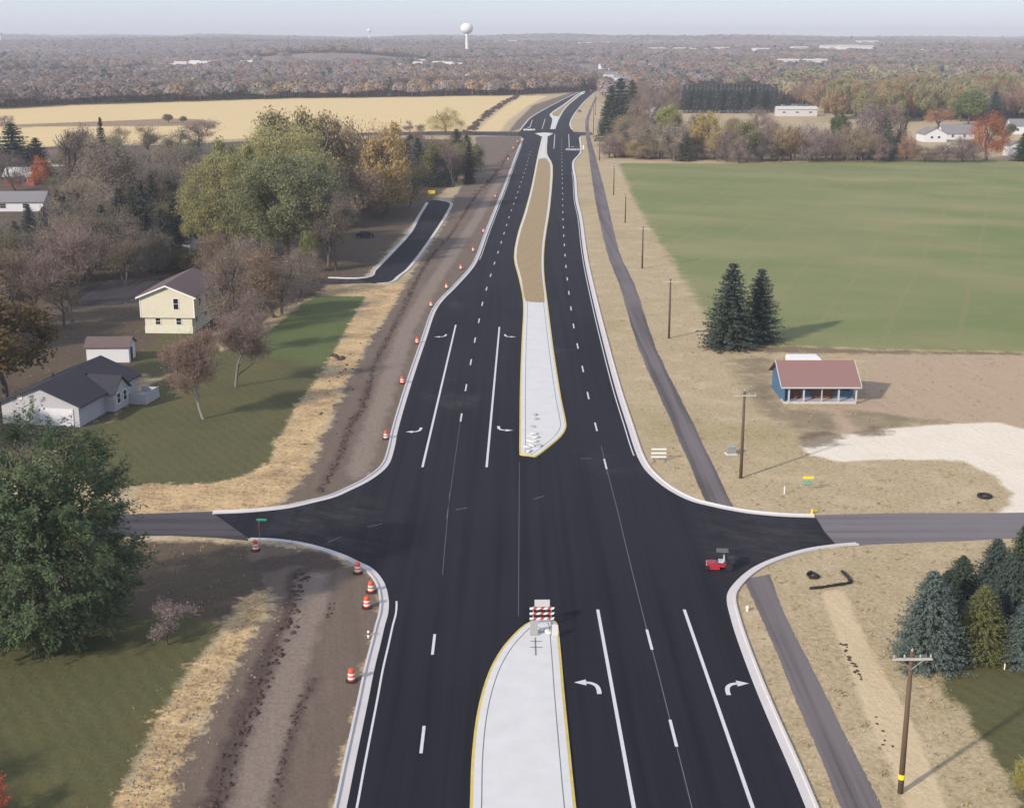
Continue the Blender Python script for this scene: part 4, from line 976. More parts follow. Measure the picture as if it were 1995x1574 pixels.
# tyre and erosion socks
m = MB(); ring = [(.62 * math.cos(2 * math.pi * k / 20), .62 * math.sin(2 * math.pi * k / 20), .13) for k in range(21)]
m.tube(ring, .17, 8, caps=False); o = m.build('tyre', M['rubber'], None, True); o.location = at(1918, 968); tag(o, 'black tyre lying in dry grass by the gravel driveway', 'tyre')
def sock(pts, rad, label):
    ln = smooth_line(P(pts), 6); ln = [p + Vector((rng.normal(0, .03), rng.normal(0, .03), rad * .7)) for p in ln]
    o = MB().tube(ln, [rad * rng.uniform(.8, 1.15) for _ in ln], 7).build('erosion_sock', M['rubber'], None, True); tag(o, label, 'erosion sock')
sock([(1578, 1147), (1596, 1146), (1622, 1142), (1652, 1137), (1657, 1132), (1648, 1122), (1641, 1114)], .14, 'black filter sock bent in a U at the top of the sandy strip')
sock([(1573, 1122), (1580, 1117), (1588, 1121), (1593, 1126), (1584, 1127), (1576, 1125)], .16, 'black heap of filter sock left of the U-shaped one')

# ------------------------------------------------------------------ vehicles
def wheel_at(parent, x, y, r, w=.22, rim='chrome'):
    m = MB(); m.tube([(x, y - w / 2, r), (x, y + w / 2, r)], r, 16); a = m.build('wheel', M['rubber'], parent)
    s = -1 if y < 0 else 1
    m = MB(); m.tube([(x, y + s * w / 2, r), (x, y + s * (w / 2 + .02), r)], r * .6, 12); m.build('rim', M[rim], a)
def body_loft(profile_lo, profile_hi, hw_lo, hw_hi):
    """side outline lo (belt) and hi: list of (x,z); makes a tapered body"""
    m = MB(); n = len(profile_lo)
    vs = []
    for s in (-1, 1):
        vs += [(x, s * hw, z) for (x, z, hw) in profile_lo]
    fs = [tuple(range(n)), tuple(range(2 * n - 1, n - 1, -1))] + [(i, n + i, n + (i + 1) % n, (i + 1) % n) for i in range(n)]
    return m.add(vs, fs)
def pickup(loc, rz, label, paint, cap=None):
    r = thing('pickup_truck', label, 'pickup truck', loc, rz, None)
    lo = [(-2.8, .45, .93), (2.75, .4, .9), (2.9, .6, .92), (2.85, 1.0, .93), (1.4, 1.12, .95), (-.6, 1.15, .95), (-2.85, 1.15, .95), (-2.9, .6, .95)]
    body_loft(lo, None, 0, 0).build('body', M[paint], r)
    cab = [(1.35, 1.12, .9), (.65, 1.82, .74), (-.35, 1.86, .74), (-.6, 1.15, .9)]
    body_loft(cab, None, 0, 0).build('cab', M['glass'], r)
    rf = [(.72, 1.80, .755), (.6, 1.90, .7), (-.3, 1.93, .7), (-.42, 1.83, .755)]
    body_loft(rf, None, 0, 0).build('cab_roof', M[paint], r)
    m = MB(); m.box((-1.72, 0, 1.16), (2.1, 1.6, .04)); m.build('bed', M['dark_plastic'], r)
    if cap:
        m = MB(); m.box((-1.75, 0, 1.5), (2.2, 1.7, .75), 0, 0, 0, .9); m.build('load', M[cap], r)
    for x in (1.8, -1.8):
        for y in (-.86, .86): wheel_at(r, x, y, .4)
    for y in (-.65, .65):
        m = MB(); m.box((2.9, y, .85), (.06, .4, .2)); m.build('headlight', M['white'], r)
    return r
pickup(at(1031, 256), math.pi + .1, 'white pickup truck crossing the road at the far crossing', 'car_white')
pickup(at(1116, 295), math.pi - .15, 'silver pickup truck with a dark load just before the far crossing', 'car_silver', 'dark_plastic')
def car(loc, rz, label, paint):
    r = thing('car', label, 'car', loc, rz)
    lo = [(-2.2, .35, .86), (2.15, .32, .84), (2.3, .55, .85), (2.2, .82, .86), (1.1, .95, .88), (-1.6, 1.0, .88), (-2.2, .95, .86), (-2.3, .6, .86)]
    body_loft(lo, None, 0, 0).build('body', M[paint], r)
    body_loft([(1.15, .95, .82), (.4, 1.45, .66), (-1.1, 1.48, .66), (-1.85, 1.0, .82)], None, 0, 0).build('cabin', M['glass'], r)
    body_loft([(.42, 1.43, .675), (.3, 1.51, .62), (-1.0, 1.53, .62), (-1.15, 1.46, .675)], None, 0, 0).build('roof', M[paint], r)
    for x in (1.4, -1.4):
        for y in (-.78, .78): wheel_at(r, x, y, .33, .2)
    for y in (-.6, .6):
        m = MB(); m.box((2.27, y, .68), (.06, .36, .14)); m.build('headlight', M['white'], r)
    return r
car(at(712, 463), .05, 'dark car parked in tree shade left of the street stub', 'car_dark')
car(at(1128, 219), 1.2, 'dark car on the right shoulder beyond the far crossing', 'car_dark')
car(at(1137, 184), 1.25, 'tiny white car on the far bend of the road', 'car_white')
car(at(1151, 178.5), 1.3, 'tiny red car at the far end of the road', 'car_red')
car(at(1158, 180), 1.3, 'tiny dark car at the far end of the road by the pines', 'car_dark')
# red utility vehicle on the asphalt
p = at(1404, 1106); r = thing('riding_mower', 'low dark red riding mower with black engine standing on the black asphalt', 'riding mower', p, math.pi - .12)
body_loft([(-1.0, .32, .55), (1.15, .26, .62), (1.35, .34, .60), (1.25, .52, .56), (.55, .60, .5), (.3, .50, .52), (-.2, .56, .52), (-.95, .66, .5)], None, 0, 0).build('body', M['red_paint'], r)
m = MB(); m.box((-.85, 0, .82), (.75, .9, .42), 0, 0, 0, .9); m.box((-1.05, 0, 1.06), (.3, .6, .1)); m.build('engine', M['dark_plastic'], r)
m = MB(); m.box((.02, 0, .68), (.5, .62, .16)); m.box((-.26, 0, .98), (.12, .58, .5)); m.build('seat', M['seat'], r)
m = MB(); m.box((.55, 0, .2), (.9, 1.5, .2), 0, 0, 0, .92); m.build('mower_deck', M['red_paint'], r)
m = MB(); m.tube([(-.5, -.55, .6), (-.55, -.52, 1.7), (-.55, .52, 1.7), (-.5, .55, .6)], .035, 6); m.build('roll_bar', M['dark_plastic'], r)
m = MB(); m.box((-.1, 0, 1.72), (1.1, 1.0, .035), 0, 0, 0, .92); m.build('canopy', M['canopy'], r)
for y in (-.32, .32):
    m = MB(); m.tube([(.25, y, .6), (.3, y, 1.0), (.12, y * .5, 1.05)], .022, 5); m.build('lever', M['dark_plastic'], r)
for y in (-.62, .62): wheel_at(r, -.75, y, .36, .34, 'dark_plastic')
for y in (-.55, .55): wheel_at(r, 1.2, y, .2, .18, 'dark_plastic')
for y in (-.38, .38):
    m = MB(); m.box((1.31, y, .43), (.05, .16, .09)); m.build('headlight', M['white'], r)

# ------------------------------------------------------------------ tree builders
def quads(c, n, size, asp=1.0, up=None, r=None):
    """leaf quads: centres, normals, sizes"""
    r = r or rng; N = len(c)
    n = n / (np.linalg.norm(n, axis=1, keepdims=True) + 1e-9)
    t = r.normal(size=(N, 3)) if up is None else up + r.normal(size=(N, 3)) * .25
    u = np.cross(n, t); u /= np.linalg.norm(u, axis=1, keepdims=True) + 1e-9
    w = np.cross(n, u)
    s = np.asarray(size).reshape(-1, 1) * .5
    a = u * s * asp; b = w * s
    bend = n * s * .25
    V = np.stack([c - b - bend * 0, c + a, c + b - bend, c - a], 1).reshape(-1, 3)
    F = np.arange(N * 4).reshape(N, 4)
    return V, F
def to_obj(name, V, F, parent, mat):
    me = np_mesh(name, V, F); o = link_mesh(name, me, parent, [mat]); return o

def skeleton(seed, h, spread, fork=.32, levels=3, lean=.0, up=.35):
    """returns limb polylines [(pts, r0, r1, level)] and twig tips"""
    r = random.Random(seed); limbs = []; tips = []
    def grow_(p, d, L, rad, lev):
        n = 4; pts = [p.copy()]; q = p.copy(); dd = d.copy()
        for i in range(n):
            dd = (dd + Vector((r.gauss(0, .16), r.gauss(0, .16), r.gauss(.03, .1) + up * .12))).normalized()
            q = q + dd * (L / n); pts.append(q.copy())
        limbs.append((pts, rad, rad * .45, lev))
        if lev >= levels: tips.append((pts[-1], dd.copy())); tips.append((pts[2], dd.copy())); return
        k = r.randint(3, 5) if lev > 0 else r.randint(5, 7)
        for j in range(k):
            t = r.uniform(.35, 1.0) if lev > 0 else r.uniform(fork, 1.0)
            i = min(n - 1, int(t * n)); b = pts[i].lerp(pts[i + 1], t * n - i)
            a = 2 * math.pi * (j / k) + r.uniform(-.5, .5)
            side = Vector((math.cos(a), math.sin(a), 0))
            nd = (dd * r.uniform(.35, .8) + side * r.uniform(.5, 1.0) * spread + Vector((0, 0, up * r.uniform(.4, 1.1)))).normalized()
            grow_(b, nd, L * r.uniform(.5, .68) * (1.05 if lev else .8), rad * .5, lev + 1)
    grow_(Vector((0, 0, -.2)), Vector((lean, lean * .4, 1)), h * .62, h * .018 + .05, 0)
    return limbs, tips
def bare_tree(seed, h, spread=1.0, leaves=900, twig=.028, fork=.3, up=.35, leaf=.22, lev=3):
    r = np.random.default_rng(seed)
    limbs, tips = skeleton(seed, h, spread, fork, lev, .02, up)
    zmax = max(t[0].z for t in tips); k = h * .94 / zmax
    tr = MB(); tw = MB()
    for pts, r0, r1, lev_ in limbs:
        P_ = [p * k for p in pts]
        if lev_ < 2: tr.tube(P_, [r0 + (r1 - r0) * i / 4 for i in range(5)], 6 if lev_ == 0 else 5, caps=False)
        else: tw.tube(P_[::2], [max(twig, r0 * .8), max(twig, r0 * .55), twig * .8], 3, caps=False)
    V = []; F = []
    tp = np.array([[*(t[0] * k)] for t in tips]); td = np.array([[*t[1]] for t in tips])
    # fine twigs: thin long quads fanned round every tip
    m_ = 9; L = h * .085
    c0 = np.repeat(tp, m_, 0); d0 = np.repeat(td, m_, 0) + r.normal(size=(len(tp) * m_, 3)) * .75 + np.array([0, 0, .25]); d0 /= np.linalg.norm(d0, axis=1, keepdims=True)
    c0 = c0 - d0 * 0 + r.normal(size=c0.shape) * L * .35
    ln = L * r.uniform(.6, 1.4, (len(c0), 1)); side = np.cross(d0, r.normal(size=d0.shape)); side /= np.linalg.norm(side, axis=1, keepdims=True)
    a = c0; b = c0 + d0 * ln; wv = side * twig * 1.1
    Vt = np.stack([a - wv, a + wv, b + wv * .4, b - wv * .4], 1).reshape(-1, 3)
    # leftover leaves and twig ends
    if leaves:
        idx_ = r.integers(0, len(b), leaves); cl = b[idx_] + r.normal(size=(leaves, 3)) * L * .3
        Vl, _ = quads(cl, r.normal(size=(leaves, 3)) + np.array([0, 0, .6]), leaf * r.uniform(.6, 1.4, leaves), .7, r=r)
        Vt = np.concatenate([Vt, Vl])
    base = np.array(tw.v); bf = np.array(tw.f)
    Vc = np.concatenate([base, Vt]); Fc = np.concatenate([bf, len(base) + np.arange(len(Vt)).reshape(-1, 4)])
    return tr, Vc, Fc
def leafy_tree(seed, h, rad, cb=.2, lobes=26, per=330, leaf=.42, tall=False, asp=.65, clump=.3, gaps=.0):
    """crown of leaf clumps spread over lobes on limbs"""
    r = np.random.default_rng(seed); limbs, tips = skeleton(seed, h, .8 if not tall else .3, .25, 2, .015, .45)
    zmax = max(t[0].z for t in tips); k = h * .9 / zmax
    tr = MB()
    for pts, r0, r1, lv in limbs:
        tr.tube([p * k for p in pts], [r0 * 1.2 + (r1 - r0) * 1.2 * i / 4 for i in range(5)], 7 if lv == 0 else 4, caps=False)
    cz = h * (cb + 1) / 2; hz = h * (1 - cb) / 2
    out_c = []; out_n = []; out_s = []
    for j in range(lobes):
        v = r.normal(size=3); v /= np.linalg.norm(v); q = r.uniform(.35, .95) ** .6
        if v[2] < -.6: v[2] *= .5
        prof = 1.0 if not tall else .9
        c = np.array([v[0] * rad * q * prof, v[1] * rad * q * prof, cz + v[2] * hz * q * .92])
        lr = rad * clump * r.uniform(.5, 1.4)
        n = int(per * r.uniform(.6, 1.3))
        d = r.normal(size=(n, 3)); d /= np.linalg.norm(d, axis=1, keepdims=True)
        rr = lr * np.abs(r.normal(.88, .38, (n, 1))); rr = np.minimum(rr, lr * 1.5)
        st = np.array([1, 1, .95 if not tall else 1.9])
        pc = c + d * rr * st
        nn = d + r.normal(size=(n, 3)) * .8 + np.array([0, 0, .35])
        out_c.append(pc); out_n.append(nn); out_s.append(leaf * r.uniform(.55, 1.35, n))
    V, F = quads(np.concatenate(out_c), np.concatenate(out_n), np.concatenate(out_s), asp, np.array([0, 0, 1.0]) if tall else None, r=r)
    V[:, 2] = np.maximum(V[:, 2], .25)
    return tr, V, F
def spray_tree(seed, h, rad, cb=.06, limbs_n=120, leaf=.3):
    """broad dark tree whose outer foliage stands in spiky sprays (near tree)"""
    r = np.random.default_rng(seed); limbs, tips = skeleton(seed, h, .9, .15, 2, .01, .5)
    zmax = max(t[0].z for t in tips); k = h * .85 / zmax; tr = MB()
    for pts, r0, r1, lv in limbs: tr.tube([p * k for p in pts], [r0 * 1.2 + (r1 - r0) * 1.2 * i / 4 for i in range(5)], 7 if lv == 0 else 4, caps=False)
    C = []; Nn = []; S = []; U = []
    cz = h * (.5 + cb / 2); hz = h * (1 - cb) / 2
    for j in range(limbs_n):
        v = r.normal(size=3); v /= np.linalg.norm(v)
        if j % 6 == 0: v = np.array([v[0], v[1], -abs(v[2]) - .5]); v /= np.linalg.norm(v)
        zz = v[2]; q = r.uniform(.66, .98)
        tip = np.array([v[0] * rad * q * (1 - .22 * max(zz, 0)), v[1] * rad * q * (1 - .22 * max(zz, 0)), cz + zz * hz * q])
        d = np.array([v[0], v[1], v[2] * .6 + .12]); d /= np.linalg.norm(d); L = rad * r.uniform(.2, .36)
        for _ in range(r.integers(5, 10)):
            dd = d + r.normal(size=3) * .5; dd /= np.linalg.norm(dd); l2 = L * r.uniform(.5, 1.2); n = 44
            t = r.uniform(0, 1, n) ** .75
            C.append(tip + dd * (t[:, None] * l2) + r.normal(size=(n, 3)) * (.06 + .22 * (1 - t[:, None]))); U.append(np.repeat(dd[None], n, 0) + r.normal(size=(n, 3)) * .25)
            Nn.append(d * .7 + np.array([0, 0, .75]) + r.normal(size=(n, 3)) * .35); S.append(leaf * r.uniform(.6, 1.4, n) * (1.15 - .4 * t))
    n = 10000; v = r.normal(size=(n, 3)); v /= np.linalg.norm(v, axis=1, keepdims=True); q = r.uniform(.2, .9, (n, 1))
    C.append(np.array([0, 0, h * .5]) + v * q * np.array([rad * .85, rad * .85, h * .46])); U.append(v); Nn.append(v + r.normal(size=(n, 3)) * .7); S.append(leaf * 1.5 * r.uniform(.6, 1.3, n))
    C = np.concatenate(C); U = np.concatenate(U)
    V, F = quads(C, np.concatenate(Nn), np.concatenate(S), .42, U, r=r)
    V[:, 2] = np.maximum(V[:, 2], .2)
    return tr, V, F
def spruce(seed, h, rad, whorls=26, per=13, size=.34, cb=.03, dens=9):
    r = np.random.default_rng(seed); tr = MB(); tr.tube([(0, 0, -.2), (0, 0, h * .6), (0, 0, h * .98)], [h * .016 + .03, h * .01, .015], 7, caps=False)
    C = []; N = []; S = []; U = []
    for i in range(whorls):
        f = (i + r.uniform(-.3, .3)) / whorls; z = h * (cb + (1 - cb) * max(f, 0)); R_ = rad * (1 - max(f, 0)) ** .68 * r.uniform(.88, 1.1) + .06
        k = max(4, int(per * (1 - f * .6)))
        a0 = r.uniform(0, 6.28)
        for j in range(k):
            a = a0 + 6.283 * j / k + r.normal(0, .18); L = R_ * r.uniform(.72, 1.14); drop = r.uniform(.12, .42) * L * (1 - f * .9)
            n = max(4, int(dens * (L / rad + .35)))
            t = np.linspace(.12, 1, n) + r.normal(0, .03, n)
            bx = np.cos(a) * L * t; by = np.sin(a) * L * t; bz = z - drop * t ** 1.3 + .16 * L * t ** 3
            for s in (-1, 0, 1):
                off = s * .22 * L * (1.05 - t) * .9 + r.normal(0, .04, n)
                px_ = bx - np.sin(a) * off; py_ = by + np.cos(a) * off
                C.append(np.stack([px_, py_, bz + r.normal(0, .06, n) - abs(s) * .08], 1))
                d = np.array([np.cos(a + s * .6), np.sin(a + s * .6), -.25]); U.append(np.repeat(d[None], n, 0))
                N.append(np.array([np.cos(a) * .5, np.sin(a) * .5, .9]) + r.normal(size=(n, 3)) * .45)
                S.append(size * (1.25 - .5 * t) * r.uniform(.7, 1.3, n))
    V, F = quads(np.concatenate(C), np.concatenate(N), np.concatenate(S), .48, np.concatenate(U), r=r)
    return tr, V, F
PROTO = {}
def proto_tree(key, name, builder):
    tr, V, F = builder
    root = bpy.data.objects.new(name, None)           # prototypes are linked only as copies
    t = tr.build('trunk', M['bark'], None, True, fix=False); col.objects.unlink(t)
    me = np_mesh('crown', V, F); me.materials.append(M['foliage']); c = bpy.data.objects.new('crown', me)
    PROTO[key] = (name, t.data, me, float(V[:, 2].max()), float(np.percentile(np.hypot(V[:, 0], V[:, 1]), 97)))
    bpy.data.objects.remove(t); bpy.data.objects.remove(c); bpy.data.objects.remove(root)
for i in range(5): proto_tree('bare%d' % i, 'bare_tree', bare_tree(20 + i, 12, 1.0, 1500, .03))
for i in range(3): proto_tree('tall%d' % i, 'bare_tree', bare_tree(40 + i, 16, .55, 1700, .035, .2, .6, .26))
for i in range(3): proto_tree('brush%d' % i, 'bare_tree', bare_tree(60 + i, 6, 1.15, 1100, .022, .08, .3, .18))
proto_tree('big0', 'bare_tree', bare_tree(81, 18, 1.15, 3200, .03, .15, .28, .24, 4))
proto_tree('maple0', 'bare_tree', bare_tree(84, 12, 1.15, 3600, .022, .13, .22, .2, 4))
for i in range(4): proto_tree('leafy%d' % i, 'leafy_tree', leafy_tree(100 + i, 14, 5.5, .14, 34, 300, .5))
for i in range(3): proto_tree('poplar%d' % i, 'leafy_tree', leafy_tree(120 + i, 20, 5.0, .06, 46, 300, .62, True, .34, .22))
for i in range(2): proto_tree('willow%d' % i, 'leafy_tree', leafy_tree(140 + i, 24, 10.5, -.04, 150, 560, .36, False, .5, .16))
for i in range(3): proto_tree('loose%d' % i, 'leafy_tree', leafy_tree(150 + i, 14, 5.5, .12, 36, 210, .36, False, .5, .32))
for i in range(4): proto_tree('spruce%d' % i, 'spruce_tree', spruce(160 + i, 12, 3.6, 30, 17, .42, .03, 13))
for i in range(3): proto_tree('pine%d' % i, 'pine_tree', spruce(170 + i, 16, 2.9, 22, 11, .8, .14, 8))
proto_tree('fine0', 'spruce_tree', spruce(181, 7, 2.7, 38, 22, .21, .02, 17))
proto_tree('fine1', 'spruce_tree', spruce(182, 7, 2.5, 38, 22, .21, .02, 17))
for i in range(4): proto_tree('haze%d' % i, 'bare_tree', leafy_tree(200 + i, 12, 5.0, -.14, 46, 290, .26, False, .42, .3))
for i in range(3): proto_tree('high%d' % i, 'bare_tree', leafy_tree(210 + i, 18, 4.5, -.06, 50, 260, .42, True, .3, .26))
proto_tree('near', 'leafy_tree', spray_tree(190, 15.5, 6.6, -.02, 240, .27))

def tree(key, loc, h, wide=None, color=(.1, .1, .05), bark=(.10, .08, .07), label='', group=None, rz=None, cat='tree'):
    name, tm, cm, ph, pr = PROTO[key]
    s = h / ph; sx = s if wide is None else (wide / 2) / pr
    r = thing(name, label, cat, loc, rng.uniform(0, 6.28) if rz is None else rz, group); r.scale = (sx, sx, s)
    jit = rng.normal(1, .06)
    if name == 'bare_tree': color = (color[0] * 1.13, color[1] * 1.12, color[2] * 1.03)
    for nm, me_, c_ in (('trunk', tm, bark), ('crown', cm, color)):
        o = bpy.data.objects.new(nm, me_); col.objects.link(o); o.parent = r; o.color = (*[max(0.004, x * jit) for x in c_], 1)
    return r
def T(key, px, base, top, wpx, color, label, group=None, bark=(.10, .08, .075), rz=None):
    b = at(px, base); h = zrow(b.y, top)
    w = xcol(b.y, px + wpx / 2) - xcol(b.y, px - wpx / 2)
    return tree(key, (b.x, b.y, -.05), h, w, color, bark, label, group, rz)
MAUVE = (.15, .115, .11); GREY = (.17, .145, .13); BROWN = (.17, .11, .07); RUST = (.20, .075, .045); OLIVE = (.105, .10, .04); TAN = (.29, .21, .125)
GREEN = (.075, .095, .035); DKGREEN = (.032, .048, .022); SPR = (.05, .068, .055); BLUE = (.085, .125, .115); YEL = (.27, .21, .085); YG = (.25, .23, .125); PINE = (.032, .05, .042)

grass_tufts()
# near left
T('near', 92, 1240, 762, 392, (.062, .088, .042), 'large dark green bushy tree nearest the camera at the left edge', rz=1.0)
T('brush0', 325, 1256, 1158, 100, (.20, .16, .16), 'leafless mauve bush on the dark lawn below the side road')
T('leafy0', 12, 775, 560, 225, (.085, .058, .024), 'olive-brown tree at the left edge behind the bungalow')
T('leafy3', -140, 690, 500, 260, (.12, .085, .045), 'brown bushy tree cut by the left edge above the bungalow')
T('big0', 143, 640, 398, 200, MAUVE, 'big spreading leafless tree beside the yellow house', bark=(.15, .12, .115))
T('maple0', 397, 816, 628, 140, (.165, .115, .10), 'small dull reddish leafless tree with a pale trunk on the lawn', bark=(.30, .26, .23))
T('big0', 459, 753, 580, 150, (.15, .115, .105), 'leafless tree on the lawn behind the reddish one', bark=(.22, .19, .17))
T('haze1', 452, 650, 470, 120, (.16, .125, .105), 'bare brown tree hiding the right side of the yellow house')
T('bare3', 535, 618, 470, 150, (.15, .11, .08), 'wide bare brown tree below the street')
T('bare0', 490, 690, 560, 110, MAUVE, 'low bare tree between the lawn trees and the yellow house')
T('poplar0', 602, 532, 444, 42, (.15, .155, .06), 'slim yellow-green tree at the street corner')
# the big green group
T('willow0', 445, 505, 285, 170, (.225, .21, .095), 'broad olive-green tree on the left of the big green clump')
T('willow1', 560, 510, 288, 240, (.175, .18, .095), 'very large green tree in the middle of the green clump')
T('leafy1', 640, 520, 355, 110, (.115, .11, .065), 'grey-green tree on the shaded right of the green clump')
T('big0', 655, 528, 360, 110, (.12, .10, .095), 'bare greyish tree standing in front of the green clump')
T('willow0', 560, 445, 232, 200, (.26, .24, .115), 'tall yellow-green tree rising behind the green clump', rz=2.0)
T('poplar1', 570, 420, 205, 160, (.23, .20, .105), 'tall feathery olive tree at the top of the clump')
T('poplar2', 640, 415, 212, 130, (.32, .25, .15), 'tall feathery tan tree right of the olive one')
T('poplar2', 440, 488, 262, 90, (.17, .165, .07), 'feathery olive tree between the two big green ones')
T('poplar0', 505, 492, 270, 100, (.15, .155, .065), 'feathery green tree in the middle of the green clump')
T('poplar1', 612, 500, 296, 90, (.13, .135, .065), 'feathery grey-green tree at the right of the green clump')
T('loose0', 705, 410, 225, 110, (.30, .23, .13), 'tan thinning tree against the stubble field')
T('poplar0', 755, 418, 228, 95, (.32, .235, .115), 'golden tan tree beside the street stub')
T('leafy2', 748, 424, 330, 105, (.28, .205, .09), 'low golden tree at the end of the street stub')
T('loose1', 690, 440, 300, 130, (.22, .165, .12), 'pinkish brown tree in the shade of the tan ones')
T('leafy3', 675, 445, 395, 50, (.13, .135, .05), 'small green shrub on the grass behind the clump')
T('spruce0', 815, 362, 268, 50, (.035, .055, .05), 'dark spruce beyond the end of the street stub')
T('spruce1', 795, 358, 280, 45, (.03, .045, .04), 'dark spruce left of the olive tree beyond the stub')
T('leafy0', 850, 362, 262, 62, (.13, .13, .05), 'olive tree among dark spruces beyond the stub')
T('tall0', 885, 364, 268, 62, (.15, .11, .11), 'leafless reddish tree beyond the street stub')
T('spruce2', 914, 358, 275, 26, (.02, .03, .026), 'narrow black-green spruce by the graded dirt')
T('bare4', 868, 362, 300, 60, (.14, .09, .09), 'low reddish bare tree under the olive one')
T('haze2', 868, 264, 206, 80, (.28, .225, .115), 'lone round yellowish tree at the edge of the stubble field')
T('bare0', 800, 266, 232, 30, (.17, .13, .1), 'small bare tree left of the lone yellowish one')
T('bare1', 818, 267, 238, 26, (.18, .14, .1), 'thin bare tree beside the stubble field edge')
T('bare2', 940 - 550, 300, 228, 90, (.19, .145, .13), 'bare pinkish tree in front of the brown field strip')
T('bare3', 300, 305, 238, 80, (.19, .15, .12), 'bare tan tree in front of the stubble field')
T('bare4', 245, 310, 240, 70, (.19, .14, .10), 'bare brownish tree right of the black spire')
T('leafy1', 328, 240, 221, 22, (.19, .16, .08), 'small round bush alone in the stubble field')
T('leafy2', 357, 240, 225, 16, (.16, .12, .08), 'smaller bush beside the round one in the stubble field')
# left cluster
L = [('spruce0', 30, 345, 240, 110, (.04, .07, .05), 'big dark spruce at the left edge against the stubble field'),
     ('spruce3', 75, 345, 268, 70, (.025, .035, .035), 'black-green spruce left of the orange tree'),
     ('haze3', 30, 372, 285, 80, (.13, .10, .10), 'bare mauve tree in front of the big left spruce'),
     ('leafy0', 83, 372, 300, 44, (.30, .115, .055), 'bright orange tree beside the red house'),
     ('haze0', 12, 250, 222, 40, (.17, .13, .12), 'grey bare tree at the far left edge of the stubble field'),
     ('spruce1', 203, 345, 228, 30, (.03, .035, .03), 'thin black spire-shaped spruce among bare trees'),
     ('high0', 165, 400, 236, 110, (.155, .125, .115), 'tall grey bare tree left of the black spire'),
     ('high1', 205, 420, 250, 120, (.16, .135, .115), 'tall grey-brown bare tree under the black spire'),
     ('high2', 255, 425, 268, 120, (.15, .125, .115), 'grey bare tree right of the black spire'),
     ('big0', 310, 440, 285, 120, (.13, .115, .11), 'wide dark grey bare tree left of the green clump'),
     ('haze1', 345, 400, 275, 110, (.155, .125, .12), 'mauve bare tree behind the wide grey one'),
     ('leafy1', 120, 395, 335, 60, (.10, .10, .045), 'olive shrub-like tree right of the orange tree'),
     ('bare2', 160, 460, 335, 110, (.19, .155, .125), 'pale tan bare tree above the small spruces'),
     ('haze3', 215, 470, 345, 110, (.18, .15, .13), 'pale bare tree right of the small spruces'),
     ('spruce2', 118, 455, 368, 42, (.035, .05, .032), 'small dark spruce in front of pale bare trees'),
     ('spruce3', 158, 462, 375, 40, (.07, .055, .04), 'small brownish spruce right of the dark one'),
     ('spruce0', 60, 470, 398, 50, (.035, .06, .05), 'blue-green spruce in front of the long grey roof'),
     ('spruce1', 90, 480, 402, 46, (.035, .055, .045), 'green spruce right of the blue-green one'),
     ('spruce2', 240, 500, 365, 74, (.05, .05, .042), 'brownish green spruce above the yellow house'),
     ('spruce3', 282, 498, 350, 80, (.05, .058, .05), 'grey-green spruce left of the white garage'),
     ('leafy2', 320, 455, 390, 44, (.13, .13, .055), 'small bright olive tree behind the white garage'),
     ('loose1', 362, 440, 375, 60, (.19, .12, .07), 'rusty brown tree beside the green clump'),
     ('haze3', 60, 560, 430, 130, (.14, .115, .10), 'brown bare tree on the far left above the olive-brown tree'),
     ('haze0', 240, 545, 430, 120, (.13, .11, .10), 'grey bare tree behind the yellow house roof'),
     ('haze1', 300, 535, 440, 90, (.12, .105, .09), 'dark bare tree right behind the yellow house'),
     ('leafy3', 365, 530, 480, 70, (.09, .085, .04), 'low dark green shrub tree under the green clump'),
     ('bare2', 20, 640, 470, 150, (.14, .105, .085), 'big bare brown tree at the left edge'),
     ('bare3', 10, 690, 545, 120, (.13, .10, .085), 'bare brown tree at the left edge below the spreading tree'),
     ('bare4', 110, 430, 345, 70, (.16, .13, .12), 'thin bare tree left of the small dark spruce')]
for k, x, b, t, w, c, lab in L: T(k, x, b, t, w, c, lab)
for i in range(44):
    f = rng.random(); x = rng.uniform(-30, 385); b = 322 + 200 * f + rng.uniform(-8, 8); hgt_ = rng.uniform(70, 125) * (.75 + .5 * f)
    if 250 < x < 400 and b > 470: continue
    if x < 130 and b > 335 and b - hgt_ < 418: continue
    c = [(.125, .108, .09), (.155, .13, .10), (.09, .085, .065), (.20, .16, .11), (.125, .12, .065), (.085, .095, .06)][rng.integers(0, 6)]
    T(['haze%d', 'haze%d', 'bare%d'][rng.integers(0, 3)] % rng.integers(0, 4), x, b, b - hgt_, hgt_ * rng.uniform(.8, 1.1), c, 'grey-brown bare tree massed in the grove left of the big green clump', 'bare trees in the left grove')
for i, (x, b, t, w) in enumerate(((130, 440, 372, 40), (140, 470, 385, 46), (180, 480, 392, 50), (205, 500, 388, 60), (265, 470, 352, 56), (320, 505, 395, 60), (345, 470, 375, 50), (300, 430, 330, 50), (35, 500, 420, 50))):
    T('spruce%d' % (i % 4), x, b + 22, t + 10, w * 1.15, [(.04, .062, .05), (.055, .06, .042), (.048, .058, .05)][i % 3], 'dark spruce half hidden among the bare trees of the left grove', 'dark spruces in the left grove')
for i in range(26):
    x = rng.uniform(640, 800); b = rng.uniform(300, 412); h2 = rng.uniform(60, 110) * (b / 400)
    T('haze%d' % rng.integers(0, 4), x, b, b - h2, h2 * .9, [(.19, .15, .085), (.17, .13, .10), (.21, .16, .08)][rng.integers(0, 3)], 'tan thinning tree massed behind the golden ones beside the street stub', 'tan trees right of the green clump')
for x_, y_, h2 in ((-52, 66, 14), (-60, 82, 15), (-44, 46, 13), (-74, 148, 13), (-80, 158, 13)):
    tree('leafy%d' % rng.integers(0, 4), (x_, y_, 0), h2, 12, (.09, .09, .04), label='bushy tree beyond the left edge shading the near lawn', group='trees shading the near lawn')
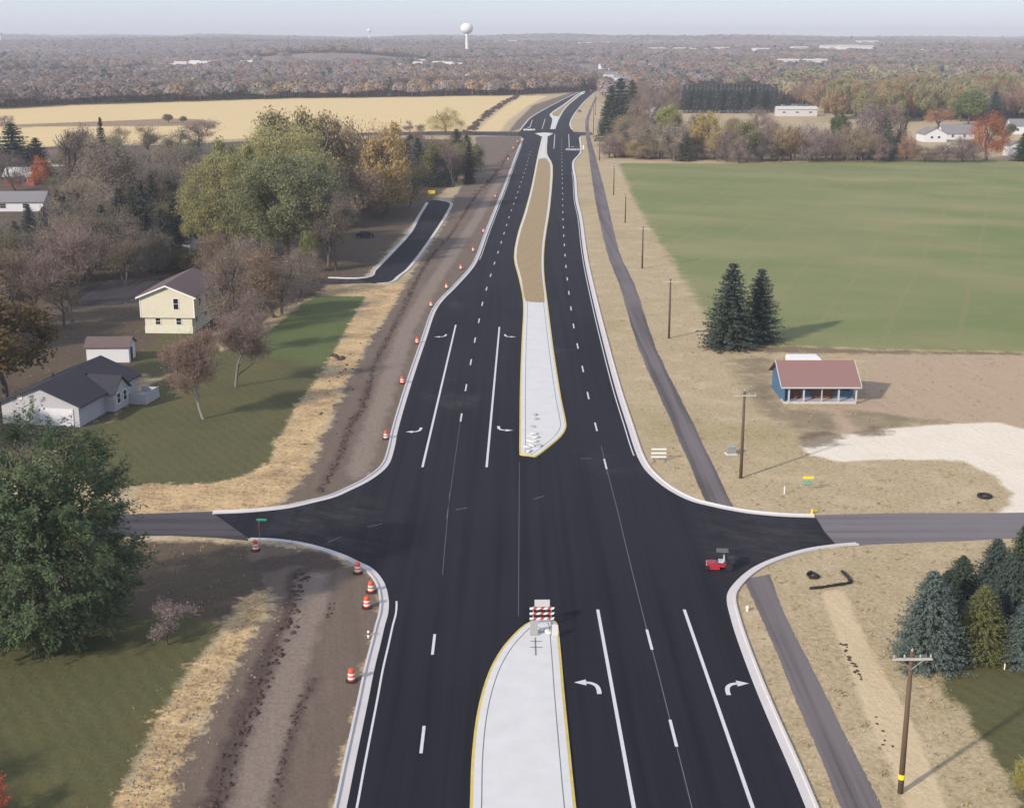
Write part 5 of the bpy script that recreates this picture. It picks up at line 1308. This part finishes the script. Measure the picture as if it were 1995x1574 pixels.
for i in range(20):
    x = rng.uniform(798, 918); b = rng.uniform(325, 364); h2 = rng.uniform(55, 88)
    k, c = [('haze%d', (.16, .13, .11)), ('spruce%d', (.035, .05, .045)), ('haze%d', (.15, .10, .10)), ('leafy%d', (.13, .13, .06)), ('haze%d', (.18, .15, .11))][i % 5]
    T(k % rng.integers(0, 4), x, b, b - h2, h2 * rng.uniform(.55, .8), c, 'tree of the dense mixed stand beyond the end of the street stub', 'mixed stand beyond the street stub')
for i in range(16):
    x = rng.uniform(-20, 250); b = rng.uniform(520, 650); h2 = rng.uniform(95, 150)
    if x > 150 and b > 560: b -= 70
    if x < 130: h2 = min(h2, b - 418)
    T(['haze%d', 'bare%d'][i % 2] % rng.integers(0, 4), x, b, b - h2, h2 * rng.uniform(.75, 1.0), [(.13, .11, .095), (.11, .09, .065), (.165, .13, .10), (.095, .085, .06)][i % 4], 'brown bare tree crowding the dark ground left of the yellow house', 'bare trees left of the yellow house')
for i in range(9):
    x = rng.uniform(420, 600); b = rng.uniform(560, 622); h2 = rng.uniform(75, 125)
    T(['haze%d', 'bare%d'][i % 2] % rng.integers(0, 4), x, b, b - h2, h2 * rng.uniform(.8, 1.1), [(.155, .12, .10), (.15, .11, .08), (.16, .13, .115)][i % 3], 'dull brown bare tree crowding the right side of the yellow house', 'bare trees right of the yellow house')
# right side
T('spruce0', 1422, 676, 512, 116, SPR, 'taller of the two big spruces by the field corner')
T('spruce2', 1478, 664, 522, 90, SPR, 'shorter right-hand spruce of the pair by the field corner')
T('fine0', 1806, 1290, 1108, 150, (.098, .128, .115), 'silver-blue spruce behind the nearest power pole')
T('fine1', 1908, 1275, 1136, 126, (.115, .12, .05), 'olive spruce beside the silver-blue one')
T('fine0', 1999, 1290, 1160, 112, (.092, .122, .11), 'blue spruce cut by the right edge')
T('fine1', 1868, 1190, 1080, 112, (.055, .075, .055), 'dark green spruce behind the silver-blue one')
T('fine0', 1932, 1190, 1046, 118, (.06, .085, .075), 'grey-green spruce at the back of the right cluster')
T('fine1', 1990, 1190, 1012, 130, (.05, .07, .04), 'tallest dark spruce at the right edge')
T('fine1', 1838, 1225, 1108, 96, (.05, .07, .05), 'dark green spruce squeezed behind the silver-blue one')
T('fine0', 1958, 1240, 1075, 110, (.06, .085, .07), 'grey-green spruce in the middle of the right cluster')
T('brush1', 1995, 1575, 1475, 70, (.20, .19, .07), 'yellow-green shrub at the lower right edge')
T('brush2', -10, 1600, 1525, 120, (.35, .06, .045), 'red shrub at the lower left edge')
H = [('spruce0', 1207, 252, 156, 66, PINE), ('spruce1', 1190, 270, 170, 50, PINE), ('spruce3', 1230, 240, 160, 44, (.04, .06, .04)), ('pine0', 1183, 285, 200, 44, (.05, .06, .04)), ('haze0', 1245, 262, 178, 50, (.17, .125, .115)),
     ('haze1', 1275, 262, 186, 50, (.15, .12, .12)), ('leafy0', 1302, 268, 202, 48, (.165, .17, .06)), ('haze2', 1215, 300, 228, 56, (.17, .14, .11)), ('leafy2', 1205, 282, 226, 36, (.2, .16, .07)),
     ('haze3', 1250, 304, 232, 60, (.17, .135, .115)), ('spruce2', 1220, 303, 262, 36, DKGREEN), ('haze0', 1285, 308, 240, 60, (.16, .14, .12)), ('spruce3', 1262, 306, 256, 34, (.06, .065, .045)),
     ('high0', 1315, 311, 236, 56, (.16, .135, .12)), ('spruce1', 1335, 312, 262, 36, (.06, .07, .045)), ('poplar0', 1374, 306, 216, 56, YEL), ('loose0', 1398, 312, 250, 50, (.23, .18, .085)),
     ('haze0', 1415, 314, 252, 56, (.13, .10, .11)), ('leafy1', 1455, 314, 236, 58, (.13, .125, .06)), ('haze1', 1440, 316, 262, 50, (.18, .14, .13)), ('haze2', 1482, 314, 246, 52, (.14, .11, .115)),
     ('loose1', 1520, 314, 232, 60, (.2, .14, .08)), ('loose2', 1545, 313, 240, 52, (.22, .16, .08)), ('haze3', 1575, 314, 232, 70, (.14, .115, .125)), ('leafy3', 1632, 300, 220, 42, (.065, .085, .035)),
     ('haze0', 1610, 313, 246, 56, (.15, .11, .11)), ('haze0', 1650, 313, 240, 56, (.17, .14, .11)), ('high1', 1692, 308, 190, 62, (.15, .12, .125)), ('high2', 1735, 308, 186, 60, (.17, .13, .12)),
     ('loose0', 1680, 314, 245, 56, (.19, .15, .095)), ('spruce0', 1728, 311, 240, 34, (.06, .08, .055)), ('haze1', 1765, 312, 262, 42, (.20, .12, .09)), ('haze2', 1710, 315, 262, 48, (.15, .11, .11)),
     ('haze0', 1800, 313, 285, 60, (.17, .135, .11)), ('haze1', 1840, 313, 282, 70, (.16, .125, .115)), ('haze3', 1875, 313, 262, 52, (.13, .11, .12)), ('haze1', 1922, 311, 214, 84, (.20, .07, .035)),
     ('haze2', 1900, 314, 284, 50, (.15, .12, .12)), ('spruce1', 1992, 312, 262, 40, DKGREEN), ('leafy1', 1952, 280, 232, 46, (.06, .085, .06)), ('loose1', 1828, 250, 206, 60, (.23, .13, .075)), ('leafy2', 1885, 245, 168, 70, (.115, .14, .055)), ('spruce2', 1935, 240, 182, 44, (.05, .08, .07)), ('spruce0', 1640, 212, 160, 44, (.05, .08, .07))]
HL = ['tall dark pine at the right of the far crossing', 'dark pine closest to the far road', 'dark pine right of the tallest one by the road', 'dull green pine by the far roadside', 'bare mauve tree right of the dark roadside pines', 'grey bare tree left of the yellow-green bush', 'yellow-green bushy tree left of the pine block', 'bare tan tree at the field corner', 'small yellow tree by the dark pines', 'bare brown tree at the left end of the hedgerow', 'small dark green spruce in the hedgerow', 'grey bare tree second stretch of the hedgerow', 'dull green conifer between bare hedgerow trees', 'tall grey bare hedgerow tree below the yellow-green bush', 'dark conifer left of the pale yellow hedgerow tree', 'pale yellow upright tree in the hedgerow', 'yellowish thin tree beside the pale yellow one', 'dark mauve round tree in the hedgerow', 'olive tree in the hedgerow below the pine block', 'pinkish low bare tree below the olive hedgerow tree', 'dark mauve tree right of the olive hedgerow tree', 'golden brown thin tree left of the grey shed', 'golden tree just below the grey shed', 'wide blue-grey bare tree below the grey shed', 'round dark green tree right of the grey shed', 'mauve bare tree below the round dark green tree', 'tan bare tree right of the round dark green tree', 'tall mauve bare tree left of the white gabled house', 'tall brown bare tree closest to the white gabled house', 'tan thinning hedgerow tree below the tall mauve one', 'green conifer under the tall brown bare tree', 'rusty low bush at the hedgerow end', 'low mauve tree under the green conifer', 'low bare bush before the white gabled house', 'bare bush before the grey-roofed wing', 'dark bare tree before the grey-roofed wing', 'big rust-red oak by the white garage', 'low bush at the foot of the rust-red oak', 'dark conifer right of the tall white garage', 'dark green tree behind the rust-red oak', 'orange-brown tree behind the white gabled house', 'bright green tree behind the rust-red oak', 'blue-green spruce in the yellow wood', 'blue-green spruce beside the small white far house']
for (k, x, b, t, w, c), lab in zip(H, HL): T(k, x, b + (2 if b > 300 else 0), t - 4, w * 1.1, tuple(v * 1.2 for v in c), lab)
for i in range(56):
    x = 1190 + 700 * (i + rng.uniform(-.5, .5)) / 56; b = 311 + rng.uniform(-5, 1.5); h2 = rng.uniform(26, 58)
    if x > 1780: h2 *= .6
    c = [(.22, .17, .135), (.165, .13, .135), (.25, .19, .12), (.20, .16, .145), (.16, .155, .09)][rng.integers(0, 5)]
    T('haze%d' % rng.integers(0, 4), x, b, b - h2, h2 * rng.uniform(.9, 1.5), c, 'low bare bush in the hedgerow along the far side of the green field', 'bushes of the hedgerow')
for i in range(22):
    x = 1190 + 330 * rng.random(); b = rng.uniform(250, 300); h2 = rng.uniform(35, 55)
    T('haze%d' % rng.integers(0, 4), x, b, b - h2, h2 * rng.uniform(.8, 1.1), [(.17, .135, .115), (.15, .12, .12), (.18, .15, .09)][rng.integers(0, 3)], 'bare tree in the thicket between far road and hedgerow', 'trees of the roadside thicket')
# pine block
for i in range(46):
    x = 1334 + (i % 23) * 8.0 + rng.uniform(-1.5, 1.5); b = 220 - (i // 23) * 6 + rng.uniform(-1, 1)
    T('pine%d' % (i % 3), x, b, 165 + rng.uniform(-3, 5), 21, (.055 + rng.uniform(0, .015), .085, .078), 'dark slender pine in the straight planted block left of the grey shed', 'planted pine block')
for i in range(10):
    T('pine%d' % (i % 3), 1520 + i * 7, 207 + rng.uniform(-2, 2), 172 + rng.uniform(0, 8), 14, (.045, .065, .055), 'dark slender pine rising behind the grey shed', 'pines behind the grey shed')
# wood edge right: tall yellow-green and tan trees as things
for i in range(105):
    f = rng.random(); x = 1560 + 470 * rng.random() ** .85; b = 238 - 40 * f + rng.uniform(-3, 3)
    if 1770 < x < 1900 and b > 238: b -= 16
    yv = rng.random(); c = YG if yv < .45 else (TAN if yv < .75 else ((.21, .14, .11) if yv < .92 else RUST))
    lab = {0: 'tall yellow-green tree in the wood beyond the green field', 1: 'tall tan tree in the wood beyond the green field', 2: 'pinkish brown tree in the wood beyond the green field', 3: 'rust coloured tree in the wood beyond the green field'}[0 if yv < .45 else 1 if yv < .75 else 2 if yv < .92 else 3]
    T(('poplar%d' if yv < .6 else 'loose%d') % rng.integers(0, 3), x, b, b - rng.uniform(62, 84) * (1 - .25 * f), rng.uniform(38, 58), c, lab, lab.split(' in ')[0].replace('tree', 'trees'))
for i in range(16):
    x = 1225 + rng.uniform(0, 110); b = 216 + rng.uniform(-14, 8)
    T('haze%d' % rng.integers(0, 4), x, b, b - rng.uniform(40, 56), rng.uniform(28, 40), (.165, .125, .11), 'bare brown tree left of the pine block', 'bare trees left of the pine block')
# wood edge behind the stubble field
for i in range(92):
    x = -20 + 1190 * (i + rng.uniform(-.4, .4)) / 92
    edge = np.interp(x, [0, 130, 330, 560, 800, 1005, 1130, 1170], [209, 202, 196, 190, 187, 184, 178, 174])
    col_ = MAUVE if rng.random() < .6 else (GREY if rng.random() < .5 else (.15, .105, .095)); 
    if x > 1000: col_ = (.18, .13, .10)
    T(['haze%d', 'haze%d', 'high%d'][rng.integers(0, 3)] % rng.integers(0, 3), x, edge - rng.uniform(0, 2.5), edge - rng.uniform(32, 46), rng.uniform(30, 44), col_, 'bare mauve-grey tree in the wood edge behind the stubble field', 'wood edge behind the stubble field')

# ------------------------------------------------------------------ the far woods: one mass
def far_woods():
    blocks = []
    protos = []
    for s in range(8):
        r = np.random.default_rng(300 + s); n = 150 if s < 6 else 120
        v = r.normal(size=(n, 3)); v /= np.linalg.norm(v, axis=1, keepdims=True); v[:, 2] = np.abs(v[:, 2]) * 1.1 - .35
        q = r.uniform(.6, 1.0, (n, 1)) ** .6
        c = v * q * np.array([.5, .5, .42]) + np.array([0, 0, .56])
        if s >= 6: c = np.stack([v[:, 0] * .3 * (1.02 - c[:, 2]), v[:, 1] * .3 * (1.02 - c[:, 2]), r.uniform(.08, 1, n)], 1)
        V, F = quads(c, v + r.normal(size=(n, 3)) * .28 + np.array([0, 0, .25]), r.uniform(.12, .22, n), .75, r=r)
        tq = np.array([[-.015, 0, 0], [.015, 0, 0], [.01, 0, .6], [-.01, 0, .6]])
        V = np.concatenate([V, tq, tq[:, [1, 0, 2]]]); protos.append(V)
    r = np.random.default_rng(77)
    pts = []
    Y = 640.0
    while Y < 9000:
        sp = 8.5 + max(0, Y - 900) * .0042
        hw = Y * .41 + 60
        n = int(2 * hw / sp)
        X = -hw + (np.arange(n) + r.uniform(0, 1, n)) * sp
        pts.append(np.stack([X, np.full(n, Y) + r.uniform(-.5, .5, n) * sp], 1)); Y += sp * .95
    pts = np.concatenate(pts); X, Y = pts[:, 0], pts[:, 1]
    px = IMG_W / 2 + FOC * X / (Y * CP + CAM_H * SP)
    py = ROW_H + FOC * CAM_H / Y
    # woods stand beyond the stubble field on the left, beyond the hedgerow ground on the right
    edge = np.interp(px, [-600, 0, 130, 330, 560, 800, 1005, 1130, 1175, 1180, 1325, 1330, 1510, 1515, 1600, 1640, 1760, 1900, 2600],
                     [222, 206, 199, 193, 187, 184, 181, 174, 168, 196, 200, 167, 167, 195, 196, 206, 222, 228, 240])
    zz = terrain_z(X, Y)
    keep = py < edge - 1
    nz = np.sin(X / 210 + 1.7) * np.sin(Y / 330 + .6) + .6 * np.sin(X / 97 - Y / 140) + .5 * np.sin(X / 530 + Y / 700)
    P0 = None
    keep &= ~((nz > .78) & (Y > 1500))                                    # clearings
    keep &= ~((np.abs(X - xcol(1500, 1178)) < 14 + (Y - 1200) * .014) & (Y > 1150) & (Y < 2300))   # the built-up street beyond the road
    hillfield = ((X + 290) / 150) ** 2 + ((Y - 2170) / 170) ** 2 < 1
    keep &= ~(hillfield & (r.random(len(X)) < .93))
    keep &= ~((((X + 95) / 190) ** 2 + ((Y - 1760) / 60) ** 2 < 1) & (r.random(len(X)) < .5))
    X, Y, zz, px, nz = X[keep], Y[keep], zz[keep], px[keep], nz[keep]
    n = len(X); open('/tmp/ft','w').write(str(n)) if False else None
    right = 1 / (1 + np.exp(-(px - 1330) / 90)); mid = np.exp(-((px - 850) / 330) ** 2) * np.clip((2100 - Y) / 900, 0, 1)
    pal = {'mauve': (.225, .18, .175), 'grey': (.25, .22, .21), 'brown': (.24, .18, .155), 'tan': (.28, .205, .14), 'yg': (.25, .23, .14), 'green': (.15, .165, .10), 'rust': (.25, .14, .11), 'pine': (.07, .095, .085)}
    names = list(pal); P_ = np.stack([.46 - .3 * right, .30 - .18 * right, .18 + .05 * right, .015 + .20 * right + .35 * mid, .0 + .5 / (1 + np.exp(-(px - 1560) / 70)) * np.clip((1700 - Y) / 900, 0, 1), .012 + .08 * right, .012 + .07 * right + .05 * mid, .02 + .02 * right], 1)
    patch = .5 + .5 * np.sin(X / 63 + 2 * np.sin(Y / 120))
    P_[:, 0] *= .5 + patch; P_[:, 3] *= 1.5 - patch
    P_ = np.maximum(P_, .002); P_ /= P_.sum(1, keepdims=True)
    ch = (P_.cumsum(1) > r.random((n, 1))).argmax(1)
    colr = np.array([pal[k] for k in names])[ch] * r.normal(1, .08, (n, 1)).clip(.7, 1.3) * (1 + .16 * np.sin(X / 140 + Y / 95) * np.sin(Y / 210 - X / 330))[:, None]
    sp = 8.5 + np.maximum(0, Y - 900) * .0042
    hgt = r.uniform(9, 16, n) * (1 + np.clip((Y - 2500) / 9000, 0, .25)); hgt[ch == 4] *= 1.25
    wid = np.maximum(hgt * r.uniform(.8, 1.2, n), sp * 1.35)
    kind = np.where(ch == 7, 6 + r.integers(0, 2, n), r.integers(0, 6, n))
    rot = r.uniform(0, 6.28, n)
    Vs = []; Cs = []
    for k in range(8):
        s = kind == k
        if not s.any(): continue
        p = protos[k]; c, sn = np.cos(rot[s]), np.sin(rot[s])
        x = (p[None, :, 0] * c[:, None] - p[None, :, 1] * sn[:, None]) * wid[s][:, None] + X[s][:, None]
        y = (p[None, :, 0] * sn[:, None] + p[None, :, 1] * c[:, None]) * wid[s][:, None] + Y[s][:, None]
        z = p[None, :, 2] * hgt[s][:, None] + zz[s][:, None] - .1
        Vs.append(np.stack([x, y, z], -1).reshape(-1, 3)); Cs.append(np.repeat(colr[s], p.shape[0], 0))
    V = np.concatenate(Vs); C = np.concatenate(Cs); C = np.concatenate([C, np.ones((len(C), 1))], 1)
    F = np.arange(len(V)).reshape(-1, 4)
    me = np_mesh('far_woods', V, F, {'tree_color': ('FLOAT_COLOR', 'POINT', C)})
    o = link_mesh('far_woods', me, None, [M['woods']])
    tag(o, 'autumn woods rolling to the horizon beyond the fields', 'woods', kind='stuff')
far_woods()

# ------------------------------------------------------------------ water towers and far buildings
def water_tower(Y, px, base_py, top_py, label, scale_w=1.0):
    X = xcol(Y, px); zb = float(terrain_z(X, Y)); zt = zrow(Y, top_py); h = zt - zb
    R_ = h * .20 * scale_w
    r = thing('water_tower', label, 'water tower', (X, Y, zb), 0.3)
    m = MB(); m.lathe([(h * .085, 0), (h * .055, h * .06), (h * .045, h * .3), (h * .045, h * .6), (h * .07, h * .68)], 20); m.build('column', M['white'], r, True)
    prof = [(h * .07, h * .66)] + [(R_ * math.cos(R(a)), h - R_ * .86 + R_ * .86 * math.sin(R(a))) for a in (-58, -45, -30, -15, 0, 15, 30, 45, 60, 75, 86)]
    m = MB(); m.lathe(prof, 28); m.build('tank', M['white'], r, True)
    m = MB(); m.tube([(0, 0, h), (0, 0, h * 1.03)], h * .008, 6); m.tube([(R_ * .3 * math.cos(.3 * k), R_ * .3 * math.sin(.3 * k), h * 1.01) for k in range(22)], h * .003, 4); m.build('railing', M['steel'], r)
    return r
water_tower(2750, 910, 97, 45, 'white mushroom-shaped water tower rising above the woods')
water_tower(6500, 720, 72, 56, 'tiny distant water tower on the horizon left of the main one')
water_tower(5200, 3, 80, 61, 'distant water tower on the horizon at the left edge')
def far_house_proto(name, w, d, e, rg, wall, roof):
    wm = gable_walls(w, d, e, rg, 'x'); rm = gable_roof(w, d, e, rg, 'x', .6, .3)
    a = wm.build('wall', M[wall]); b = rm.build('roof', M[roof]); A, B = a.data, b.data
    bpy.data.objects.remove(a); bpy.data.objects.remove(b); return name, A, B
FH = [far_house_proto('house', 15, 10, 6.5, 9.5, 'siding_white', 'roof_grey'), far_house_proto('house', 18, 11, 6, 9.5, 'siding_white', 'roof_pale'), far_house_proto('building', 42, 22, 9, 11, 'siding_white', 'roof_pale'), far_house_proto('building', 70, 25, 10, 11.5, 'siding_white', 'roof_pale')]
def far_house(k, px, py, lift, label, group, rz=None, sc=1.0):
    # stands on the terrain where this row of the photograph meets it
    Yt = np.geomspace(900, 7500, 900); Xt = xcol(Yt, px); zt = terrain_z(Xt, Yt); row = ROW_H + FOC * (CAM_H - zt - lift) / Yt
    ok = np.where(row <= py)[0]; Y = float(Yt[ok[0]]) if len(ok) else 5000.0
    X = float(xcol(Y, px)); z = float(terrain_z(X, Y))
    name, A, B = FH[k]; r = thing(name, label, 'house' if name == 'house' else 'building', (X, Y, z + max(0, lift - 5)), rng.uniform(-.5, .5) if rz is None else rz, group); r.scale = (sc,) * 3
    for nm, me_ in (('wall', A), ('roof', B)):
        o = bpy.data.objects.new(nm, me_); col.objects.link(o); o.parent = r
for px, py in ((728, 151), (758, 124), (786, 126), (811, 122), (819, 117), (853, 121), (860, 116), (888, 124), (898, 128), (902, 147), (922, 118), (916, 116), (870, 122)):
    far_house(int(rng.integers(0, 2)), px, py, 9, 'white house among the trees below the main water tower', 'white houses below the water tower', sc=.8)
for px, py in ((1178, 124), (1184, 118), (1190, 140), (1196, 132), (1183, 146), (1172, 150), (1205, 146), (1193, 152), (1215, 139), (1223, 150), (1180, 158), (1188, 162), (1202, 158)):
    far_house(int(rng.integers(0, 2)), px, py, 6, 'pale house in the street at the end of the road', 'houses at the end of the road', sc=.75)
for px, py in ((967, 82), (995, 82), (1010, 82), (1140, 86), (1215, 86), (1256, 85), (1282, 96), (1333, 96), (1347, 96), (1377, 97), (1405, 95), (1480, 97), (1560, 94), (1585, 119), (1600, 116), (1540, 119), (1790, 98), (1245, 86), (1225, 95), (1180, 84)):
    far_house(2 if rng.random() < .6 else 1, px, py, 10, 'white building scattered in the far town', 'white buildings in the far town', sc=.85)
for px, py, k in ((1640, 93, 3), (1668, 94, 3), (1690, 83, 3), (1620, 93, 2)):
    far_house(k, px, py, 12, 'long white warehouse in the far town', 'long white warehouses in the far town', 0.05)
for px, py in ((330, 126), (352, 122), (377, 120), (400, 121), (235, 133), (238, 86), (180, 86), (540, 142), (600, 121), (468, 122), (1040 - 560, 120)):
    far_house(int(rng.integers(0, 2)), px, py, 8, 'pale house in the woods left of the water tower', 'pale houses in the left woods', sc=.85)

# ------------------------------------------------------------------ air
hz = MB(); hz.box((0, 6500, 40), (15600, 13400, 130))
hm = bpy.data.materials.new('haze'); hm.use_nodes = True; ht = hm.node_tree; ht.nodes.clear()
ho = ht.nodes.new("ShaderNodeOutputMaterial"); hv = ht.nodes.new("ShaderNodeVolumePrincipled")
hv.inputs['Color'].default_value = (.89, .91, 1.0, 1); hv.inputs['Density'].default_value = 0.00015; hv.inputs['Anisotropy'].default_value = 0.0
ht.links.new(hv.outputs[0], ho.inputs['Volume'])
h_ = hz.build('haze', hm); tag(h_, 'thin bluish autumn haze', 'haze', kind='stuff')
h_.display_type = 'WIRE'
